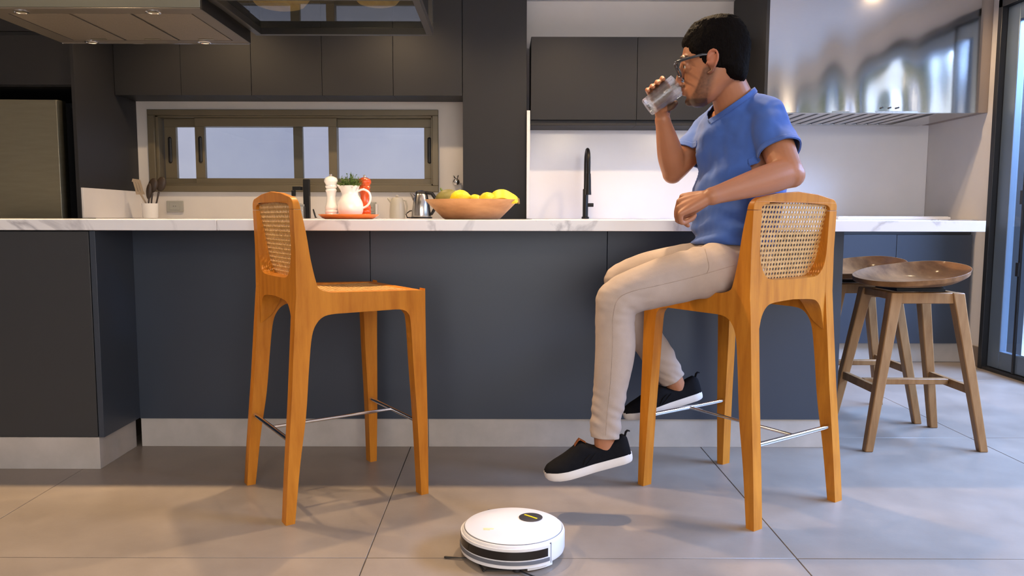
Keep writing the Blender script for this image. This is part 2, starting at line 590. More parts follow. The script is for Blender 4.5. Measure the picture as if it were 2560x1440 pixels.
def door_leaf(y0, y1, x, lock):
    b = BM()
    box(b, x, x + .045, y1 - .11, y1, .02, 2.2)
    box(b, x, x + .045, y0, y0 + .09, .02, 2.2)
    box(b, x, x + .045, y0 + .09, y1 - .11, .02, .13)
    box(b, x, x + .045, y0 + .09, y1 - .11, 2.1, 2.2)
    s = obj('sash', b, 'alu', dr, bevel=.004)
    obj('pane', bx(x + .018, x + .026, y0 + .085, y1 - .105, .125, 2.105), 'pane', s)
    if lock:
        for z in (.62, 1.06):
            l = BM()
            box(l, x - .016, x, y1 - .085, y1 - .045, z, z + .07)
            box(l, x - .028, x - .014, y1 - .072, y1 - .058, z + .02, z + .05)
            obj('latch', l, 'alu_dark', s, bevel=.003)


door_leaf(2.9, 4.69, XR + .0, False)
door_leaf(1.2, 4.43, XR + .055, True)
st = bx(XR - .012, XR + .0, 4.43, 4.445, .02, 2.2)
box(st, XR - .022, XR - .012, 4.425, 4.45, .60, .68)
box(st, XR - .022, XR - .012, 4.425, 4.45, 1.02, 1.10)
obj('weather_strip', st, 'alu_dark', dr)

# outside the glass, with foliage added to darken views and reflections
struct(obj('exterior_wall', bx(-6, 2.9, 7.1, 7.3, -.2, 3.4), 'out_wall'))
struct(obj('exterior_ground', bx(XR + .2, 12, -10, 9, -.25, -.06), 'out_ground'))
struct(obj('exterior_ground_front', bx(-8, 12, -14, -4.4, -.25, -.06), 'out_ground'))
hb = BM()
for k in range(26):
    ball(hb, (8.6 + random.uniform(-.3, .3), -6 + k * .6, .7 + random.uniform(-.1, .2)), (.7, .55, .9), 10)
for k in range(30):  # tree crowns added out of view to darken what the hood reflects
    ball(hb, (8.7 + random.uniform(-.7, .7), random.uniform(-13.5, -7.2), random.uniform(1.2, 4.6)), random.uniform(.6, 1.0), 10)
for k in range(90):  # dark foliage added behind the sliding door glass
    ball(hb, (random.uniform(3.4, 9.5), random.uniform(8.4, 9.6), random.uniform(0, 4.4)), random.uniform(.6, .9), 10)
box(hb, 3.4, 9.8, 9.0, 9.3, -.2, 4.4)
struct(obj('added_foliage', hb, 'hedge'))

# ------------------------------------------------------------------ island
IY0, IY1 = 2.75, 3.95
isl = thing('island_cabinet', 'slate front cabinet at the left end of the island on a stone plinth', 'cabinet', (-2.4, 2.77, 0))


def L(root, *a):
    """world-space box relative to a root's location"""
    x0, x1, y0, y1, z0, z1 = a
    r = root.location
    return bx(x0 - r.x, x1 - r.x, y0 - r.y, y1 - r.y, z0 - r.z, z1 - r.z)


obj('body', L(isl, -3.6, -1.487, 2.79, 3.9, .121, .888), 'cabinet_dark', isl)
obj('door', L(isl, -2.6, -1.503, 2.766, 2.788, .123, .886), 'front_cab', isl, bevel=.0015)
obj('door', L(isl, -3.6, -2.604, 2.766, 2.788, .123, .886), 'front_cab', isl, bevel=.0015)
obj('side_panel', L(isl, -1.4995, -1.479, 2.766, 3.05, .121, .888), 'island', isl, bevel=.001)
obj('plinth', L(isl, -3.6, -1.4995, 2.767, 3.05, 0, .1205), 'plinth', isl, bevel=.001)
ib_ = thing('island_back_panel', 'slate blue panelled front of the island, set back under the overhang on a stone plinth', 'cabinet', (0, 3.05, 0))
for x0, x1 in ((-1.479, -.53), (-.5275, .42), (.4225, 1.368)):
    obj('panel', L(ib_, x0, x1, 3.046, 3.066, .118, .888), 'island', ib_, bevel=.0005)
obj('body', L(ib_, -1.479, 1.345, 3.0665, 3.9, .118, .888), 'cabinet_dark', ib_)
obj('end_panel', L(ib_, 1.3455, 1.368, 3.0665, 3.9, .118, .888), 'island', ib_, bevel=.001)
for x0, x1 in ((-1.4785, -.302), (-.3, .898), (.9, 1.355)):
    obj('plinth', L(ib_, x0, x1, 3.051, 3.10, 0, .1175), 'plinth', ib_, bevel=.001)
ct = thing('island_countertop', 'long white veined marble worktop of the island', 'countertop', (0, 3.35, .89))
obj('slab', L(ct, -3.6, -1.0305, IY0, IY1, .8905, .93), 'marble', ct, bevel=.002)
obj('slab', L(ct, -1.0295, 1.745, IY0, IY1, .8905, .93), 'marble', ct, bevel=.002)

# ------------------------------------------------------------------ back run of units
FX = -2.603
hz = thing('fridge_housing', 'graphite tall housing around the fridge with cupboard doors above', 'cabinet', (-3.4, 4.9, 0))
obj('side_panel', L(hz, FX - .022, FX, 4.72, YB - .002, 0, CEIL - .002), 'cabinet', hz, bevel=.001)
obj('side_panel', L(hz, -4.2, -4.178, 4.72, YB - .002, 0, CEIL - .002), 'cabinet', hz, bevel=.001)
obj('top_box', L(hz, -4.178, FX - .022, 4.76, YB - .002, 1.735, CEIL - .002), 'cabinet_dark', hz)
for x0, x1 in ((-4.176, -3.41), (-3.405, FX - .024)):
    obj('door', L(hz, x0, x1, 4.735, 4.757, 1.74, 2.035), 'cabinet', hz, bevel=.001)
    obj('door', L(hz, x0, x1, 4.735, 4.757, 2.06, CEIL - .004), 'cabinet', hz, bevel=.001)
obj('back_panel', L(hz, -4.178, FX - .022, 5.46, YB - .002, 0, 1.735), 'cabinet_dark', hz)
fr = thing('fridge', 'stainless steel fridge in the dark tall housing at the left edge', 'fridge', (-3.35, 5.0, 0))
obj('body', L(fr, -4.05, -2.70, 4.78, 5.42, .02, 1.62), 'cabinet_dark', fr, bevel=.004)
fd = BM()
prof = [(-4.05, 4.73), (-4.04, 4.70)] + [(-4.03 + 1.31 * k / 10, 4.70 - .018 * math.sin(PI * k / 10)) for k in range(11)] + [(-2.71, 4.70), (-2.695, 4.73), (-2.695, 4.775), (-4.05, 4.775)]
prism(fd, [(x + 3.35, y - 5.0) for x, y in prof], lambda p, d: (p[0], p[1], d), .06, 1.645)
obj('door', fd, 'steel_dark', fr, bevel=.003)
# wall cabinets over the window
ux = [-2.601, -2.155, -1.683, -1.209, -0.732, -0.268]
names = ['far left one, beside the fridge housing', 'second from the fridge housing', 'middle one of the five over the window', 'fourth from the fridge housing', 'last one, next to the tall column']
for k in range(5):
    r = thing('wall_cabinet', 'graphite handleless wall cabinet above the long window, ' + names[k], 'cabinet', ((ux[k] + ux[k + 1]) / 2, 5.35, 1.755), 0, 'wall cabinets above the long window')
    obj('body', L(r, ux[k] + .001, ux[k + 1] - .001, 5.222, YB - .002, 1.755, CEIL - .002), 'cabinet', r)
    obj('door', L(r, ux[k] + .0015, ux[k + 1] - .0015, 5.20, 5.2205, 1.752, CEIL - .004), 'cabinet', r, bevel=.0008)
col = thing('tall_cabinet', 'graphite tall column unit between the window and the sink wall', 'cabinet', (-.05, 5.35, 0))
obj('body', L(col, -.264, .160, 5.222, YB - .002, 0, CEIL - .002), 'cabinet', col)
obj('door', L(col, -.2655, .162, 5.20, 5.2205, .0, CEIL - .004), 'cabinet', col, bevel=.001)
# backsplashes
bs = thing('backsplash', 'pale stone upstand lining the side of the fridge housing', 'backsplash', (FX + .01, 5.1, .93))
obj('slab', L(bs, FX + .001, FX + .014, 4.73, YB - .002, .931, 1.118), 'splash', bs, bevel=.001)
bs2 = thing('backsplash', 'white stone backsplash behind the tall black faucet and the cooker', 'backsplash', (1.6, YB - .01, .93))
obj('slab', L(bs2, .19, XR - .002, YB - .016, YB - .002, .931, 1.62), 'splash', bs2)
obj('edge_slab', L(bs2, .164, .186, 5.16, YB - .002, .931, 1.65), 'splash', bs2, bevel=.001)
# right wall cabinets and divider
for k, (x0, x1, l) in enumerate(((.19, .9, 'left one over the sink'), (.9, 1.62, 'right one, behind the head of the person'))):
    r = thing('wall_cabinet', 'graphite flat wall cabinet, ' + l, 'cabinet', ((x0 + x1) / 2, 5.33, 1.56), 0, 'wall cabinets over the sink')
    obj('body', L(r, x0 + .001, x1 - .001, 5.202, YB - .017, 1.59, 2.13), 'cabinet', r)
    obj('door', L(r, x0 + .0015, x1 - .0015, 5.18, 5.2005, 1.592, 2.134), 'cabinet', r, bevel=.0008)
    obj('light_pelmet', L(r, x0, x1, 5.20, YB - .018, 1.556, 1.589), 'cabinet_dark', r, bevel=.002)
dv = thing('divider_panel', 'dark tall gable panel between the wall cabinets and the steel hood', 'panel', (1.63, 5.1, 1.55))
obj('board', L(dv, 1.622, 1.642, 4.80, YB - .017, 1.55, CEIL - .002), 'cabinet', dv, bevel=.001)
# steel wall hood
hd = thing('wall_hood', 'large stainless steel extractor hood with baffle filters beside the sliding door', 'range hood', (2.3, 5.1, 1.59))
hs = BM()
# front skin slightly oil-canned, so that reflections wander like sheet metal
nx, nz = 60, 40
grid = []
for i in range(nx + 1):
    row = []
    for j in range(nz + 1):
        x = 1.645 + (2.945 - 1.645) * i / nx
        z = 1.592 + (CEIL - .003 - 1.592) * j / nz
        e = min(i, nx - i) / nx * 2
        lo = max(0, 1 - j / nz * 1.25)
        y = 4.81 + .0042 * (math.sin(x * 15.5 + .5) * .8 + .4 * math.sin(x * 31 + 2 + z * 2)) * lo * min(1, e * 5)
        y += .010 * math.exp(-(((x - 2.43) / .13) ** 2 + ((z - 1.68) / .15) ** 2)) - .004 * math.exp(-(((x - 2.43) / .06) ** 2 + ((z - 1.66) / .08) ** 2))
        row.append(hs.verts.new((x - 2.3, y - 5.1, z - 1.59)))
    grid.append(row)
for i in range(nx):
    for j in range(nz):
        hs.faces.new((grid[i][j], grid[i + 1][j], grid[i + 1][j + 1], grid[i][j + 1]))
fs = obj('front_panel', hs, mat('hood_steel', (0.76, 0.74, 0.72), 0.12, metal=1.0, nscale=40, namt=.03, stretch=(1, 1, 12)), hd, angle=80)
hb2 = BM()
for a in ((1.645, 1.665, 4.812, YB - .017, 1.592, CEIL - .003), (2.925, 2.945, 4.812, YB - .017, 1.592, CEIL - .003), (1.645, 2.945, YB - .04, YB - .017, 1.592, CEIL - .003), (1.665, 2.925, 4.87, YB - .04, 1.66, 1.67)):
    box(hb2, a[0] - 2.3, a[1] - 2.3, a[2] - 5.1, a[3] - 5.1, a[4] - 1.59, a[5] - 1.59)
obj('housing', hb2, 'steel_dark', hd)
rim = BM()
for a in ((1.645, 2.945, 4.812, 4.845, 1.588, 1.602), (1.645, 2.945, 5.40, YB - .017, 1.588, 1.602), (2.72, 2.945, 4.845, 5.40, 1.588, 1.602), (1.645, 1.68, 4.845, 5.40, 1.588, 1.602)):
    box(rim, a[0] - 2.3, a[1] - 2.3, a[2] - 5.1, a[3] - 5.1, a[4] - 1.59, a[5] - 1.59)
obj('rim', rim, 'steel', hd, bevel=.001)
nb = 13
for k in range(nb):
    x0 = 1.69 + k * (2.71 - 1.69) / nb
    b = BM()
    prism(b, [(x0, 1.5945), (x0 + .006, 1.590), (x0 + .038, 1.590), (x0 + .044, 1.5945), (x0 + .040, 1.5958), (x0 + .004, 1.5958)], lambda p, d: (p[0] - 2.3, d - 5.1, p[1] - 1.59), 4.85, 5.395)
    obj('baffle', b, 'steel', hd)
obj('filter_tray', L(hd, 1.68, 2.72, 4.848, 5.40, 1.5962, 1.600), 'black_metal', hd)
for k in range(3):
    b = BM()
    tube(b, [(2.36 + k * .05 - 2.3, 4.800 - 5.1, 1.622 - 1.59), (2.36 + k * .05 - 2.3, 4.815 - 5.1, 1.622 - 1.59)], .005, 10, cap='flat')
    obj('button', b, 'black_plastic', hd)
fp = thing('filler_panel', 'narrow taupe filler panel between the steel hood and the white wall', 'panel', (2.99, 4.9, 1.6))
obj('board', L(fp, 2.948, XR - .002, 4.83, YB - .017, 1.595, CEIL - .003), mat('taupe_panel', (.27, .22, .19), .5, nscale=4, namt=.05), fp, bevel=.001)

# base units along the back
xs = [-2.58, -1.9, -1.25, -.55, .15, .85, 1.55, 2.206 - .55, 2.206, 2.528, 3.015]
bb = thing('base_cabinet', 'dark base cabinets under the back worktop, doors seen past the stools', 'cabinet', (1.6, 5.1, 0))
obj('body', L(bb, .19, 3.01, 4.90, YB - .02, .128, .885), 'cabinet_dark', bb)
for x0, x1 in ((.19, .75), (.75, 1.3), (1.3, 1.92), (1.92, 2.528), (2.528, 3.012)):
    obj('door', L(bb, x0 + .0015, x1 - .0015, 4.875, 4.898, .13, .832), 'island', bb, bevel=.001)
obj('rail', L(bb, .19, 3.012, 4.895, 4.899, .834, .885), 'cabinet_dark', bb)
obj('plinth', L(bb, .19, 3.015, 4.93, 4.95, 0, .127), 'plinth', bb, bevel=.001)
bb2 = thing('base_cabinet', 'dark base cabinets under the window worktop, hidden behind the island', 'cabinet', (-1.4, 5.1, 0))
obj('body', L(bb2, FX + .01, -.27, 4.90, YB - .02, .0, .885), 'cabinet_dark', bb2)
bct = thing('back_countertop', 'white marble back worktop with the hob below the steel hood', 'countertop', (1.6, 5.1, .89))
obj('slab', L(bct, .19, XR - .003, 4.86, YB - .017, .886, .93), 'marble', bct, bevel=.002)
bct2 = thing('back_countertop', 'white marble worktop below the long window', 'countertop', (-1.4, 5.1, .89))
obj('slab', L(bct2, FX + .015, -.267, 4.86, YB - .003, .886, .93), 'marble', bct2, bevel=.002)
hob = thing('cooktop', 'flat white cooktop on the back worktop under the steel hood', 'cooktop', (2.53, 5.15, .93))
obj('body', L(hob, 2.165, 2.892, 4.92, 5.40, .931, .946), 'white_plastic', hob, bevel=.003)
obj('glass_plate', L(hob, 2.175, 2.882, 4.93, 5.39, .9465, .950), mat('white_glass', (.86, .86, .88), .06, nscale=2, namt=.02), hob, bevel=.001)

# ------------------------------------------------------------------ island hood and hanging shelf
ih = thing('island_hood', 'grey metal island extractor hood hanging from the ceiling, three filter panels below', 'range hood', (-1.63, 3.4, 1.76))
HX0, HX1, HY0, HY1 = -2.085, -1.197, 3.1, 3.69
obj('body', L(ih, HX0, HX1, HY0, HY1, 1.765, 1.89), 'hood_grey', ih, bevel=.002)
cf = BM()
for a in ((HX0, HX1, HY0, HY0 + .07, 1.758, 1.7645), (HX0, HX1, HY1 - .05, HY1, 1.758, 1.7645), (HX0, HX0 + .08, HY0 + .07, HY1 - .05, 1.758, 1.7645), (HX1 - .06, HX1, HY0 + .07, HY1 - .05, 1.758, 1.7645)):
    box(cf, a[0] + 1.63, a[1] + 1.63, a[2] - 3.4, a[3] - 3.4, a[4] - 1.76, a[5] - 1.76)
obj('bottom_frame', cf, mat('hood_under', (.095, .085, .078), .45, metal=.5, nscale=4, namt=.05), ih, bevel=.001)
obj('side_trim', L(ih, HX1 + .0005, HX1 + .006, HY0, HY1, 1.757, 1.885), 'black_metal', ih)
obj('edge_strip', L(ih, HX0, HX1, HY1 + .0005, HY1 + .004, 1.755, 1.768), 'chrome', ih)
fw_ = (HX1 - .06 - (HX0 + .08)) / 3
for k in range(3):
    x0 = HX0 + .08 + k * fw_
    f = obj('filter', L(ih, x0 + .006, x0 + fw_ - .006, HY0 + .075, HY1 - .055, 1.7585, 1.764), 'hood_filter', ih, bevel=.001)
    obj('filter_latch', L(ih, x0 + .10, x0 + .17, HY1 - .085, HY1 - .07, 1.7565, 1.7584), 'steel_dark', f)
for x in (-1.93, -1.40):
    for y in (HY0 + .035, HY1 - .027):
        b = lathe(BM(), [(.030, 0), (.030, -.004), (.024, -.005), (.022, -.002)], (x + 1.63, y - 3.4, 1.7585 - 1.76), 20)
        ob = obj('lamp_ring', b, 'chrome', ih)
        obj('lamp_lens', lathe(BM(), [(.021, -.001), (.021, -.003)], (x + 1.63, y - 3.4, 1.7585 - 1.76), 20), 'steel_dark', ob)
obj('chimney', L(ih, -1.83, -1.45, 3.22, 3.58, 1.89, CEIL - .002), 'hood_grey', ih, bevel=.002)

hsf = thing('hanging_shelf', 'black metal ceiling rack with a glass shelf next to the island hood', 'shelf', (-.76, 3.4, 1.80))
SX0, SX1, SY0, SY1 = -1.172, -.330, 3.1, 3.72
for a in ((SX0, SX1, SY0, SY0 + .03, 1.80, 1.83), (SX0, SX1, SY1 - .03, SY1, 1.80, 1.83), (SX0, SX0 + .03, SY0 + .03, SY1 - .03, 1.80, 1.83), (SX1 - .03, SX1, SY0 + .03, SY1 - .03, 1.80, 1.83)):
    obj('rail', L(hsf, *a), 'black_metal', hsf, bevel=.001)
for x in (SX0, SX1 - .022):
    for y in (SY0, SY1 - .022):
        obj('post', L(hsf, x, x + .022, y, y + .022, 1.83, CEIL - .001), 'black_metal', hsf, bevel=.001)
obj('glass_shelf', L(hsf, SX0 + .02, SX1 - .02, SY0 + .02, SY1 - .02, 1.8305, 1.8385), 'shelf_glass', hsf)


def wooden_bowl(x, y, lab, s):
    t = thing('wooden_bowl', lab, 'bowl', (x, y, 1.839), 0, 'wooden bowls on the glass shelf')
    b = BM()
    prof_o = [(0.001, 0), (.070, 0), (.088, .006), (.108, .03), (.125, .07), (.135, .12)]
    prof_i = [(.127, .12), (.115, .07), (.095, .03), (.06, .018), (.001, .016)]
    lathe(b, [(r * s, z * s) for r, z in prof_o + prof_i], (0, 0, 0), 36)
    obj('body', b, 'pale_wood', t)
    b = lathe(BM(), [(.1355 * s, .105 * s), (.139 * s, .11 * s), (.139 * s, .123 * s), (.130 * s, .126 * s)], (0, 0, 0), 36, cap=False)
    obj('rim', b, 'pale_wood', t)


wooden_bowl(-.955, 3.36, 'turned pale wooden bowl on the glass rack shelf, the larger one by the hood', 1.16)
wooden_bowl(-.530, 3.32, 'turned pale wooden bowl on the glass rack shelf, the smaller one by the dark post', .93)

# ------------------------------------------------------------------ items on the back worktop
sf = thing('kitchen_faucet', 'tall black gooseneck pull-down faucet against the white backsplash', 'faucet', (.575, 5.28, .93))
b = BM()
lathe(b, [(.026, 0), (.026, .012), (.019, .018), (.019, .20), (.016, .205)], (0, 0, 0), 20)
obj('body', b, 'black_metal', sf)
arc = [(0, 0, .205), (0, 0, .38)] + [(0, -.085 + .085 * math.cos(a), .38 + .085 * math.sin(a)) for a in np.linspace(.25, PI, 9)] + [(0, -.17, .30)]
obj('spout', tube(BM(), arc, .0125, 12), 'black_metal', sf)
obj('spray_head', tube(BM(), [(0, -.17, .30), (0, -.17, .25), (0, -.17, .20), (0, -.17, .16)], [.015, .017, .018, .020], 14, cap='flat'), 'black_metal', sf)
b = BM()
tube(b, [(.015, 0, .095), (.055, 0, .095)], .013, 12, cap='flat')
obj('lever', b, 'black_metal', sf)
tp = thing('bar_tap', 'square black tap below the window beside the glass jar', 'faucet', (-1.345, 5.27, .93))
obj('column', bx(-.021, .021, -.02, .02, 0, .268), 'black_metal', tp, bevel=.004)
obj('spout', bx(-.075, -.0215, -.09, -.02, .19, .215), 'black_metal', tp, bevel=.003)
obj('outlet', bx(-.082, -.058, -.09, -.06, .15, .189), 'black_metal', tp, bevel=.003)
gj = thing('glass_jar', 'small clear glass jar in front of the square black tap', 'jar', (-1.355, 5.12, .931))
b = lathe(BM(), [(.028, 0), (.034, .004), (.034, .075), (.030, .085), (.028, .085), (.031, .073), (.031, .006), (.001, .006)], (0, 0, 0), 24)
obj('body', b, M['pane'], gj)
obj('stopper', lathe(BM(), [(.001, .078), (.027, .078), (.030, .086), (.030, .092), (.010, .098), (.001, .1)], (0, 0, 0), 20), 'socket', gj)
pen = thing('brush_handle', 'thin black stick leaning on the back worktop left of the orange plate', 'utensil', (-1.265, 5.15, .9335))
obj('handle', tube(BM(), [(.006, 0, .004), (-.002, .004, .03), (-.010, .008, .055)], [.005, .006, .005], 8), 'black_plastic', pen)
obj('head', tube(BM(), [(.008, -.02, .004), (.008, .02, .004)], .004, 8), 'black_plastic', pen)

# utensil pot
up = thing('utensil_pot', 'cream utensil pot on the worktop beside the fridge housing', 'pot', (-2.395, 5.2, .931))
obj('body', lathe(BM(), [(.001, 0), (.046, 0), (.050, .01), (.054, .098), (.051, .098), (.047, .012), (.001, .012)], (0, 0, 0), 28), 'white_ceramic', up)
sp = thing('spatula', 'pale slotted wooden spatula standing in the utensil pot', 'utensil', (-2.40, 5.2, .945))
obj('handle', tube(BM(), [(.02, .005, 0), (-.035, .01, .10), (-.062, .012, .15)], [.006, .006, .007], 8), 'spatula', sp)
b = BM()
for dx in (-.020, -.002, .016):
    prism(b, [(-.064 + dx - .006, .15), (-.064 + dx + .008, .15), (-.088 + dx + .012, .24), (-.088 + dx - .006, .245)], lambda p, d: (p[0], d, p[1]), .010, .015)
prism(b, [(-.092, .145), (-.034, .145), (-.040, .165), (-.096, .165)], lambda p, d: (p[0], d, p[1]), .0095, .0155)
prism(b, [(-.118, .232), (-.060, .225), (-.062, .245), (-.112, .252)], lambda p, d: (p[0], d, p[1]), .0095, .0155)
obj('blade', b, 'spatula', sp)
for (nm, pts, bowlc, lab) in (('wooden_spoon', [(0, 0, 0), (.012, 0, .11), (.018, 0, .15)], (.024, 0, .205), 'dark wooden spoon standing upright in the utensil pot'),
                              ('ladle', [(.015, .01, 0), (.048, .01, .12), (.058, .01, .16)], (.076, .01, .215), 'dark ladle leaning right in the utensil pot'),
                              ('serving_spoon', [(-.01, -.02, 0), (.0, -.02, .09), (.004, -.02, .12)], (.006, -.02, .165), 'dark pointed serving spoon, front one in the utensil pot')):
    s = thing(nm, lab, 'utensil', (-2.395, 5.2, .945))
    obj('handle', tube(BM(), pts, [.005, .006, .007], 8), 'spoon_dark', s)
    b = BM()
    rr = .034 if nm != 'serving_spoon' else .020
    ellipsoid(b, bowlc, ((rr, 0, 0), (0, .012, 0), (rr * .25, 0, .050 if nm != 'serving_spoon' else .055)), 16, 10)
    obj('head', b, 'spoon_dark', s)

# sockets, kettle, jug kettle, valve
def socket(x0, x1, z0, z1, lab):
    s = thing('wall_socket', lab, 'socket', ((x0 + x1) / 2, YB - .005, (z0 + z1) / 2))
    W, H = (x1 - x0) / 2, (z1 - z0) / 2
    obj('plate', bx(-W, W, -.009, .004, -H, H), 'socket', s, bevel=.003)
    obj('insert', bx(-W * .62, W * .62, -.0125, -.0092, -H * .62, H * .62), 'socket', s, bevel=.001)
    for dx in (-.008, .008):
        obj('hole', lathe(BM(), [(.0032, 0), (.0032, .003)], (dx, -.0145, 0), 8), 'black_plastic', s)
    return s


socket(-2.409, -2.291, .973, 1.053, 'grey rectangular wall socket near the utensil pot')
s = socket(-.985, -.905, .965, 1.045, 'grey wall socket half hidden behind the white jug')
ch = thing('phone_charger', 'small white plug adapter beside the grey socket behind the white jug', 'charger', (-.90, 5.47, .933))
obj('body', bx(-.065, .008, -.012, .008, 0, .022), 'white_plastic', ch, bevel=.003)
obj('upright', bx(-.006, .008, -.012, .008, .0225, .10), 'white_plastic', ch, bevel=.003)
wk = thing('electric_kettle', 'cream enamel jug kettle between the white jug and the steel kettle', 'kettle', (-.707, 5.15, .931))
obj('body', lathe(BM(), [(.001, 0), (.050, 0), (.052, .01), (.052, .05), (.047, .10), (.040, .128), (.034, .138), (.001, .142)], (0, 0, 0), 28), 'cream_plastic', wk)
obj('lid_knob', lathe(BM(), [(.001, .142), (.010, .142), (.012, .152), (.001, .158)], (0, 0, 0), 14), 'cream_plastic', wk)
obj('spout', tube(BM(), [(-.036, 0, .11), (-.052, 0, .125), (-.060, 0, .133)], [.014, .010, .007], 10), 'cream_plastic', wk)
obj('handle', tube(BM(), [(.036, .0, .125), (.058, .0, .118), (.066, .0, .08), (.060, 0, .04), (.048, 0, .025)], .006, 8), 'cream_plastic', wk)
sk = thing('steel_kettle', 'brushed steel kettle with a black handle left of the fruit bowl', 'kettle', (-.545, 5.15, .931))
obj('body', lathe(BM(), [(.001, .012), (.066, .012), (.067, .02), (.058, .09), (.046, .155), (.040, .165), (.001, .17)], (0, 0, 0), 32), 'steel', sk)
obj('base', lathe(BM(), [(.001, 0), (.074, 0), (.074, .008), (.066, .0115), (.001, .0115)], (0, 0, 0), 28), 'black_plastic', sk)
obj('lid', lathe(BM(), [(.001, .166), (.042, .166), (.036, .180), (.012, .188), (.001, .188)], (0, 0, 0), 24), 'black_plastic', sk)
obj('spout', tube(BM(), [(-.042, 0, .13), (-.060, 0, .155), (-.068, 0, .165)], [.018, .012, .008], 10), 'steel', sk)
obj('handle', tube(BM(), [(.036, .0, .172), (.072, .0, .168), (.098, .0, .13), (.094, 0, .07), (.070, 0, .03)], [.011, .013, .013, .012, .009], 10), 'black_plastic', sk)
cord = tube(BM(), [(-.070, .02, .004), (-.10, .04, .006), (-.11, .05, .03), (-.085, .06, .05), (-.055, .065, .055)], .004, 8)
obj('cord', cord, 'black_plastic', sk)
va = thing('wall_valve', 'small chrome valve on the wall above the fruit bowl', 'valve', (-.328, YB - .004, 1.19))
b = BM()
ellipsoid(b, (0, -.03, 0), ((.026, 0, 0), (0, .02, 0), (0, 0, .026)), 16, 10)
obj('knob', b, 'chrome', va)
obj('stem', tube(BM(), [(0, 0, 0), (0, -.02, 0)], .012, 12, cap='flat'), 'chrome', va)
obj('lever', tube(BM(), [(-.004, -.035, .02), (-.018, -.038, .042)], [.006, .005], 8), 'chrome', va)
obj('lever', tube(BM(), [(.004, -.035, .02), (.014, -.038, .044)], [.006, .005], 8), 'chrome', va)
obj('outlet', tube(BM(), [(.03, -.006, -.02), (.03, -.006, -.10)], .012, 10, cap='flat'), 'white_plastic', va)

# ------------------------------------------------------------------ items on the island
pl = thing('plate', 'flat orange plate under the white jug and pepper mill on the island', 'plate', (-.703, 3.5, .9305))
obj('body', lathe(BM(), [(.001, 0), (.105, 0), (.118, .004), (.136, .017), (.139, .021), (.136, .022), (.118, .010), (.10, .007), (.001, .007)], (0, 0, 0), 48), 'orange', pl)
jg = thing('milk_jug', 'round white ceramic jug holding green herbs on the orange plate', 'jug', (-.690, 3.475, .9385))
b = BM()
prof = [(.001, .0), (.040, 0), (.046, .004), (.055, .024), (.0575, .045), (.054, .068), (.044, .088), (.037, .102), (.0365, .118), (.041, .136), (.043, .141), (.040, .141), (.034, .118), (.034, .10), (.041, .086), (.050, .066), (.053, .045), (.050, .024), (.001, .008)]
prof = [(r * 1.02, z) for r, z in spline(prof, 3)]
lathe(b, prof, (0, 0, 0), 40)
for v in b.verts:
    if v.co.z > .095 and v.co.x < 0:
        k = max(0, (v.co.z - .095) / .046)
        v.co.x -= .020 * k ** 1.6 * max(0, 1 - (v.co.y / .022) ** 2)
        v.co.z += .006 * k * max(0, 1 - (v.co.y / .022) ** 2)
obj('body', b, 'white_ceramic', jg)
hp = spline([(.036, 0, .118), (.060, 0, .126), (.085, 0, .113), (.092, 0, .085), (.080, 0, .056), (.054, 0, .040)], 5)
obj('handle', tube(BM(), hp, .0062, 12, flat=.8), 'white_ceramic', jg)
hbp = thing('potted_herb', 'bushy green herb sprigs with tiny white flowers in the white jug', 'plant', (-.690, 3.475, 1.05))
hl, hst, hpt = BM(), BM(), BM()
for k in range(95):
    a, rr = random.uniform(0, 2 * PI), math.sqrt(random.random())
    tip = Vector((rr * .062 * math.cos(a), rr * .055 * math.sin(a), .035 + random.random() * .062 * (1.05 - rr * .55)))
    bs_ = Vector((tip.x * .35, tip.y * .35, 0.0))
    tube(hst, [bs_, (bs_ + tip) / 2 + Vector((0, 0, .008)), tip], .0009, 4, cap='flat')
    for q in range(7):
        t = .35 + .65 * q / 6
        p = bs_.lerp(tip, t)
        d = Vector((random.uniform(-1, 1), random.uniform(-1, 1), random.uniform(-.1, .9))).normalized()
        u, v = frame_of(d)
        l_, w_ = random.uniform(.008, .014), random.uniform(.0025, .0045)
        vs = [hl.verts.new(p), hl.verts.new(p + d * l_ * .5 + u * w_), hl.verts.new(p + d * l_), hl.verts.new(p + d * l_ * .5 - u * w_)]
        hl.faces.new(vs)
    if k % 9 == 0:
        for q in range(5):
            a2 = 2 * PI * q / 5
            c0 = tip + Vector((0, 0, .004))
            e = Vector((math.cos(a2), math.sin(a2), .3)) * .005
            u = Vector((-math.sin(a2), math.cos(a2), 0)) * .002
            hpt.faces.new([hpt.verts.new(c0), hpt.verts.new(c0 + e * .6 + u), hpt.verts.new(c0 + e), hpt.verts.new(c0 + e * .6 - u)])
o = obj('leaves', hl, 'leaf', hbp)
o['kind'] = 'stuff'
o = obj('stems', hst, 'stem', hbp)
o['kind'] = 'stuff'
o = obj('flowers', hpt, 'petal', hbp)
o['kind'] = 'stuff'


def mill(loc, m, lab, s=1.0):
    t = thing('pepper_mill', lab, 'pepper mill', loc)
    body = [(.001, 0), (.029, 0), (.030, .004), (.030, .014), (.027, .018), (.029, .022), (.029, .030), (.0265, .034), (.0285, .040), (.0285, .048), (.025, .056), (.021, .078), (.020, .095), (.022, .112), (.026, .122), (.024, .128), (.022, .131), (.001, .131)]
    obj('body', lathe(BM(), [(r * s, z * s) for r, z in body], (0, 0, 0), 32), m, t)
    head = [(.001, .1315), (.021, .1315), (.0255, .136), (.027, .142), (.0235, .147), (.026, .153), (.031, .162), (.031, .170), (.026, .180), (.012, .187), (.001, .188)]
    obj('head', lathe(BM(), [(r * s, z * s) for r, z in head], (0, 0, 0), 32), m, t)
    obj('knob', lathe(BM(), [(.001, .187 * s), (.006 * s, .188 * s), (.007 * s, .196 * s), (.001, .200 * s)], (0, 0, 0), 14), 'chrome', t)


